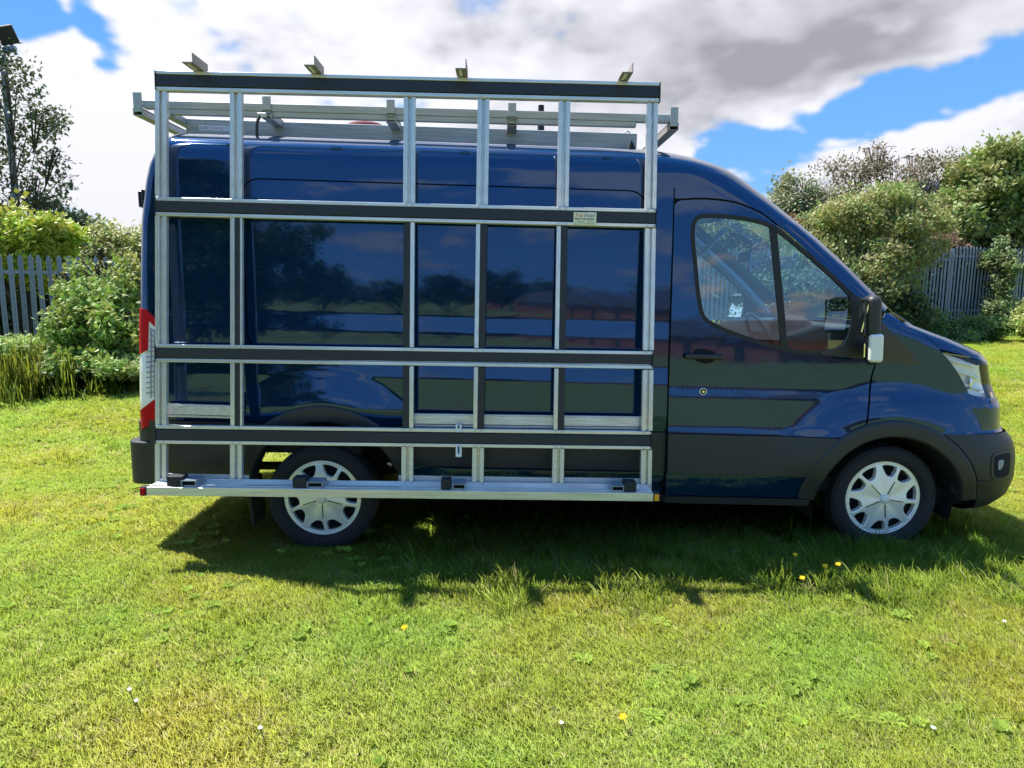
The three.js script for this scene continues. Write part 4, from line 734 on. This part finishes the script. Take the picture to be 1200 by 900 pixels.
plant('shrub', 'wispy shrub with thin twigs reaching up the fence beside the van rear', 'shrub', [[142, 345, 10.9, 28, 38], [108, 326, 11, 24, 20], [165, 350, 10.9, 20, 50]], { kind: 'broad', size: 0.13, per: 88, tone: [0.13, 0.165, 0.036], gaps: 0.24, seed: 19, twigs: 4 });
plant('shrub', 'low bramble with white edged leaves at the foot of the left fence', 'shrub', [[70, 428, 9.6, 26, 12], [20, 420, 10.2, 40, 22], [150, 432, 9.6, 26, 12]], { size: 0.10, per: 110, tone: [0.16, 0.21, 0.07], seed: 7, trunk: false, crownName: 'foliage', flowers: 14 });
// right of the van
plant('bush', 'dark green bush behind the right hand fence panels', 'bush', [[1010, 330, 21.5, 60, 60], [1090, 340, 21.5, 60, 50], [1160, 345, 22, 60, 50], [1230, 340, 22, 60, 60], [950, 340, 21, 60, 50]], { size: 0.3, per: 120, tone: [0.05, 0.075, 0.04], seed: 17, gaps: 0 });
plant('bush', 'dark green bush behind the left hand fence pickets', 'bush', [[20, 360, 14, 60, 50], [90, 350, 14.5, 50, 50], [-60, 350, 14, 60, 70], [160, 350, 15, 50, 50]], { size: 0.26, per: 110, tone: [0.05, 0.08, 0.04], seed: 18, gaps: 0 });
plant('tree', 'bare brownish sparse tree rising behind the hawthorn on the right', 'tree', [[1000, 205, 22, 38, 26], [1048, 214, 22, 42, 26], [1094, 212, 22, 34, 28], [962, 232, 22, 26, 20], [1030, 180, 22, 24, 10], [1075, 190, 22, 26, 10], [1060, 240, 22, 60, 24]], { kind: 'thin', size: 0.19, per: 60, tone: [0.10, 0.092, 0.062], gaps: 0.24, seed: 8, twigs: 7 });
plant('shrub', 'grey green thin shrub right behind the windscreen pillar', 'shrub', [[912, 248, 20, 28, 36], [940, 222, 20, 26, 20], [935, 275, 20, 40, 40], [880, 290, 20, 40, 50], [965, 250, 19.5, 34, 30]], { kind: 'thin', size: 0.2, per: 78, tone: [0.10, 0.12, 0.06], gaps: 0.16, seed: 9, twigs: 5 });
plant('hawthorn', 'broad olive green hawthorn hanging over the fence right of the van cab', 'hawthorn', [[985, 268, 17.2, 40, 36], [1046, 262, 17, 52, 36], [1074, 290, 16.8, 26, 30], [958, 306, 17, 34, 42], [1016, 316, 16.6, 54, 34], [1040, 238, 17.4, 36, 18], [1000, 345, 16.6, 46, 20]], { kind: 'small', size: 0.22, per: 150, tone: [0.145, 0.165, 0.066], seed: 10, gaps: 0.17 });
plant('tree', 'large mid green leafy tree behind the fence at the far right', 'tree', [[1150, 226, 20.5, 46, 40], [1192, 252, 20.5, 50, 56], [1124, 250, 20.5, 34, 34], [1162, 194, 20.5, 34, 22], [1108, 270, 20, 26, 30], [1130, 215, 20.8, 26, 20], [1215, 200, 20.5, 40, 40], [1150, 280, 20.2, 50, 26], [1250, 270, 20.5, 60, 80]], { size: 0.25, per: 120, tone: [0.125, 0.155, 0.052], seed: 11, gaps: 0.2 });
plant('bush', 'brown leaved bush just behind the fence top on the right', 'bush', [[1075, 288, 19.4, 36, 14], [1110, 296, 19.6, 30, 16], [1050, 310, 19.4, 36, 30]], { kind: 'small', size: 0.2, per: 90, tone: [0.10, 0.07, 0.045], seed: 12 });
plant('shrub', 'dark bramble thicket below the hawthorn beside the van bonnet', 'shrub', [[1034, 368, 16.2, 40, 28], [970, 358, 16, 46, 40], [920, 360, 15.5, 46, 42], [1000, 390, 15.8, 40, 18]], { size: 0.18, per: 105, tone: [0.05, 0.075, 0.030], seed: 13 });
plant('shrub', 'green nettle clump growing against the right hand fence panels', 'shrub', [[1080, 384, 16.6, 30, 18], [1124, 386, 16.8, 26, 16], [1112, 394, 16.4, 36, 12], [1152, 388, 16.6, 22, 16]], { size: 0.15, per: 105, tone: [0.07, 0.115, 0.034], seed: 14, trunk: false, crownName: 'foliage' });
plant('shrub', 'ivy covered post between two fence panels at the right edge', 'shrub', [[1172, 330, 18.4, 9, 46], [1176, 376, 18, 16, 22], [1168, 300, 18.8, 14, 18]], { size: 0.15, per: 110, tone: [0.085, 0.12, 0.045], seed: 15, trunk: false, crownName: 'foliage', flowers: 10 });
plant('shrub', 'pale leaved low shrub at the right edge of the lawn', 'shrub', [[1204, 370, 16, 12, 22], [1215, 385, 15.8, 20, 16]], { size: 0.13, per: 105, tone: [0.16, 0.20, 0.06], seed: 16, trunk: false, crownName: 'foliage' });
[[640, 0.10], [730, 0.13], [815, 0.11], [880, 0.09]].forEach(([px, g], i) => plant('bush', ['olive bush seen through the cab windows, farthest left', 'light green bush seen through the cab side window', 'green bush beyond the fence seen through the cab window bar', 'dark bush beyond the fence seen through the front of the cab window'][i], 'bush', [[px, 318, 17.5, 48, 40], [px + 20, 290, 18, 40, 34], [px - 20, 350, 17.5, 44, 34]], { kind: i % 2 ? 'small' : 'broad', size: 0.22, per: 95, tone: [0.08 + 0.02 * i, g, 0.035], seed: 30 + i }));
[[215, 15], [330, 15.5], [440, 16], [545, 16.5]].forEach(([px, d], i) => plant('bush', 'green bush behind the van', 'bush', [[px, 335, d, 56, 40], [px + 24, 310, d, 40, 26]], { size: 0.24, per: 80, tone: [0.08, 0.12, 0.035], seed: 40 + i, group: 'bushes hidden behind the van' }));
{ // tall weeds along the foot of the fence
  const r = rng(91), weeds = sub('weeds', scene), lists = [[], []]; weeds.userData.kind = 'stuff';
  for (let i = 0; i < 5200; i++) {
    const px = r() < 0.45 ? -60 + r() * 270 : 820 + r() * 430, f = px < 500 ? 10.9 + (px / 583) * 2.6 - 1.0 : 15.2 + (px - 820) * 0.0085, d = f - 1.3 * r() * r() + 0.5 * r(), p = D(px, 344, d);
    if (px > 800 && r() < 0.3) continue;
    const v = 0.7 + 0.6 * r(), y = r(), left = px < 80;
    lists[i % 2].push([p.x, ground(p.x, p.z), p.z, r() * 6.28, 2.2 + r(), (left ? 5.5 : 2.6) * (0.5 + r()), lin(mix(0.18, 0.42, y) * v, mix(0.30, 0.46, y) * v, 0.045 * v)]);
  }
  [tuft(9, 0.05, 0.10, 0.005, 61, 0.45), tuft(8, 0.06, 0.09, 0.006, 62, 0.6)].forEach((g, k) => scatter('weed_tuft', g, bladeMat, lists[k], weeds));
}
{ // floodlight mast
  const t = thing('floodlight_mast', 'tall grey lamp mast with two floodlights rising through the sparse tree', 'lamp post');
  const b = D(20, 240, 15.5), top = D(3, 62, 15.5); b.y = 0.3;
  part('pole', rod(V3(top.x, 0.3, top.z), top, 0.09, 0.06, 14), M.steel, t);
  part('cross_arm', bar(top.clone().add(V3(-0.75, -0.08, 0)), top.clone().add(V3(0.28, 0.10, 0)), 0.09, 0.09), M.steel, t);
  for (const [dx, dy] of [[0.12, 0.36], [-0.28, 0.26], [-0.65, 0.18]]) {
    const l = sub('floodlight', t); l.position.set(top.x + dx, top.y + dy, top.z); l.rotation.set(0.5, 0.5, 0.1);
    part('lamp_housing', new RoundedBoxGeometry(0.34, 0.36, 0.16, 2, 0.03), M.rubber, l); part('lamp_glass', box(0.28, 0.30, 0.02, 0, 0, -0.082), M.whiteLens, l); part('lamp_bracket', box(0.06, 0.3, 0.05, 0, -0.24, 0), M.steel, l);
  }
}
{ // small flowers in the grass
  const yellow = new THREE.MeshStandardMaterial({ color: lin(0.82, 0.56, 0.01), roughness: 0.8 }), whiteP = new THREE.MeshStandardMaterial({ color: lin(0.8, 0.8, 0.76), roughness: 0.8 }), stemM = new THREE.MeshStandardMaterial({ color: lin(0.15, 0.22, 0.05), roughness: 0.8 });
  const petals = (n, R, w, seed, cup) => { const r = rng(seed), l = []; for (let k = 0; k < n; k++) { const g = new THREE.BufferGeometry(), L = R * (0.6 + 0.4 * r()); g.setAttribute('position', new THREE.Float32BufferAttribute([0, 0, 0, w, cup * 0.5, L * 0.6, 0, cup, L, -w, cup * 0.5, L * 0.6], 3)); g.setIndex([0, 1, 2, 0, 2, 3]); g.computeVertexNormals(); g.rotateX(-r() * 0.5); g.rotateY((k / n) * 6.283 * 2.4); l.push(g); } return mergeGeometries(l); };
  const flower = (name, label, cat, group, px, py, h, geo, mat, s) => { const y0 = 0.05, r0 = ray(px, py), c = camera.position, k = (h + 0.01 - c.y) / r0.y, p = r0.multiplyScalar(k).add(c), gy = ground(p.x, p.z), t = thing(name, label, cat, group); t.position.set(p.x, gy, p.z); part('stem', rod(V3(0.02, -0.01, 0), V3(0, p.y - gy, 0), 0.0022, 0.0018, 6), stemM, t); const f = part('flower_head', geo, mat, t); f.position.set(0, p.y - gy, 0); f.scale.setScalar(s); f.rotation.set(0.35, 0, 0.1); };
  const dn = petals(34, 1, 0.13, 5, 0.25), dz = petals(16, 1, 0.16, 6, 0.1);
  [[967, 664, 'leftmost yellow dandelion of the group by the front wheel'], [982, 662, 'yellow dandelion closest to the front wheel'], [969, 671, 'lowest yellow dandelion of the group near the front wheel'], [932, 651, 'single yellow dandelion in the shade left of the front wheel'], [940, 678, 'small yellow dandelion at the shadow edge'], [730, 841, 'single yellow dandelion in the foreground lawn'], [474, 736, 'orange yellow dandelion in the sunny lawn below the rack']].forEach(([px, py, l]) => flower('dandelion', l, 'flower', 'dandelions in the lawn', px, py, py > 700 ? 0.05 : 0.11, dn, yellow, 0.021));
  [[305, 853], [160, 821], [152, 808], [658, 847], [1094, 853], [860, 646], [1177, 728]].forEach(([px, py]) => flower('daisy', 'small white daisy in the lawn', 'flower', 'white daisies scattered over the lawn', px, py, 0.05, dz, whiteP, 0.012));
}
// ------------------------------------------------------------------ the field behind the photographer, which the paint mirrors
{
  const brick = new THREE.MeshStandardMaterial({ color: lin(0.36, 0.13, 0.075), roughness: 0.9 }), slate = new THREE.MeshStandardMaterial({ color: lin(0.07, 0.065, 0.07), roughness: 0.8 });
  const h = thing('brick_building', 'long low red brick building with dark pitched roof mirrored in the van paint', 'building');
  h.position.set(11, -2.8, 120); h.rotation.y = rad(79);
  part('wall', box(150, 4.0, 8, 0, 1.0, 0), brick, h);
  const s = new THREE.Shape([[-4.4, 2.98], [4.4, 2.98], [0, 5.0]].map((p) => new THREE.Vector2(...p))), g = new THREE.ExtrudeGeometry(s, { depth: 151, bevelEnabled: false }); g.rotateY(Math.PI / 2); g.translate(-75.5, 0, 0); part('roof', g, slate, h);
  for (let i = 0; i < 7; i++) part('window', box(1.4, 1.1, 0.1, 70 - i * 9, 1.7, -4.0), M.gloss, h);
  const at = (x, z, y) => { const v = V3(x, y, z), d = camera.position.z - z; return [583 + ((x - camera.position.x) / d) * 800, 344 - ((y - camera.position.y) / d) * 800, d]; };
  const tree = (name, label, x, z, hgt, w, seed, group) => plant(name, label, 'tree', [[0.5, 0.62], [0.2, 0.45], [0.8, 0.42], [0.45, 0.85], [0.5, 0.35]].map(([u, v]) => { const [px, py, d] = at(x + (u - 0.5) * w, z, ground(x, z) + hgt * v), k = 800 / d; return [px, py, d, (w * 0.28 * k), (hgt * 0.2 * k)]; }), { size: hgt > 6 && z < 30 ? 0.3 : 0.6, per: 75, tone: [0.04, 0.065, 0.025], gaps: 0.12, seed, group, base: V3(x, 0, z) });
  tree('tree', 'big dark tree mirrored in the rear of the van side', -8.6, 17.5, 8.6, 8.5, 51);
  [[-60, 120], [-44, 128], [-30, 120], [-18, 130], [-8, 124], [2, 135], [12, 140]].forEach(([x, z], i) => tree('tree', 'far tree across the field mirrored in the van', x, z, 5 + (i % 3), 15, 60 + i, 'far trees across the field mirrored in the van'));
}

renderer.render(scene, camera);
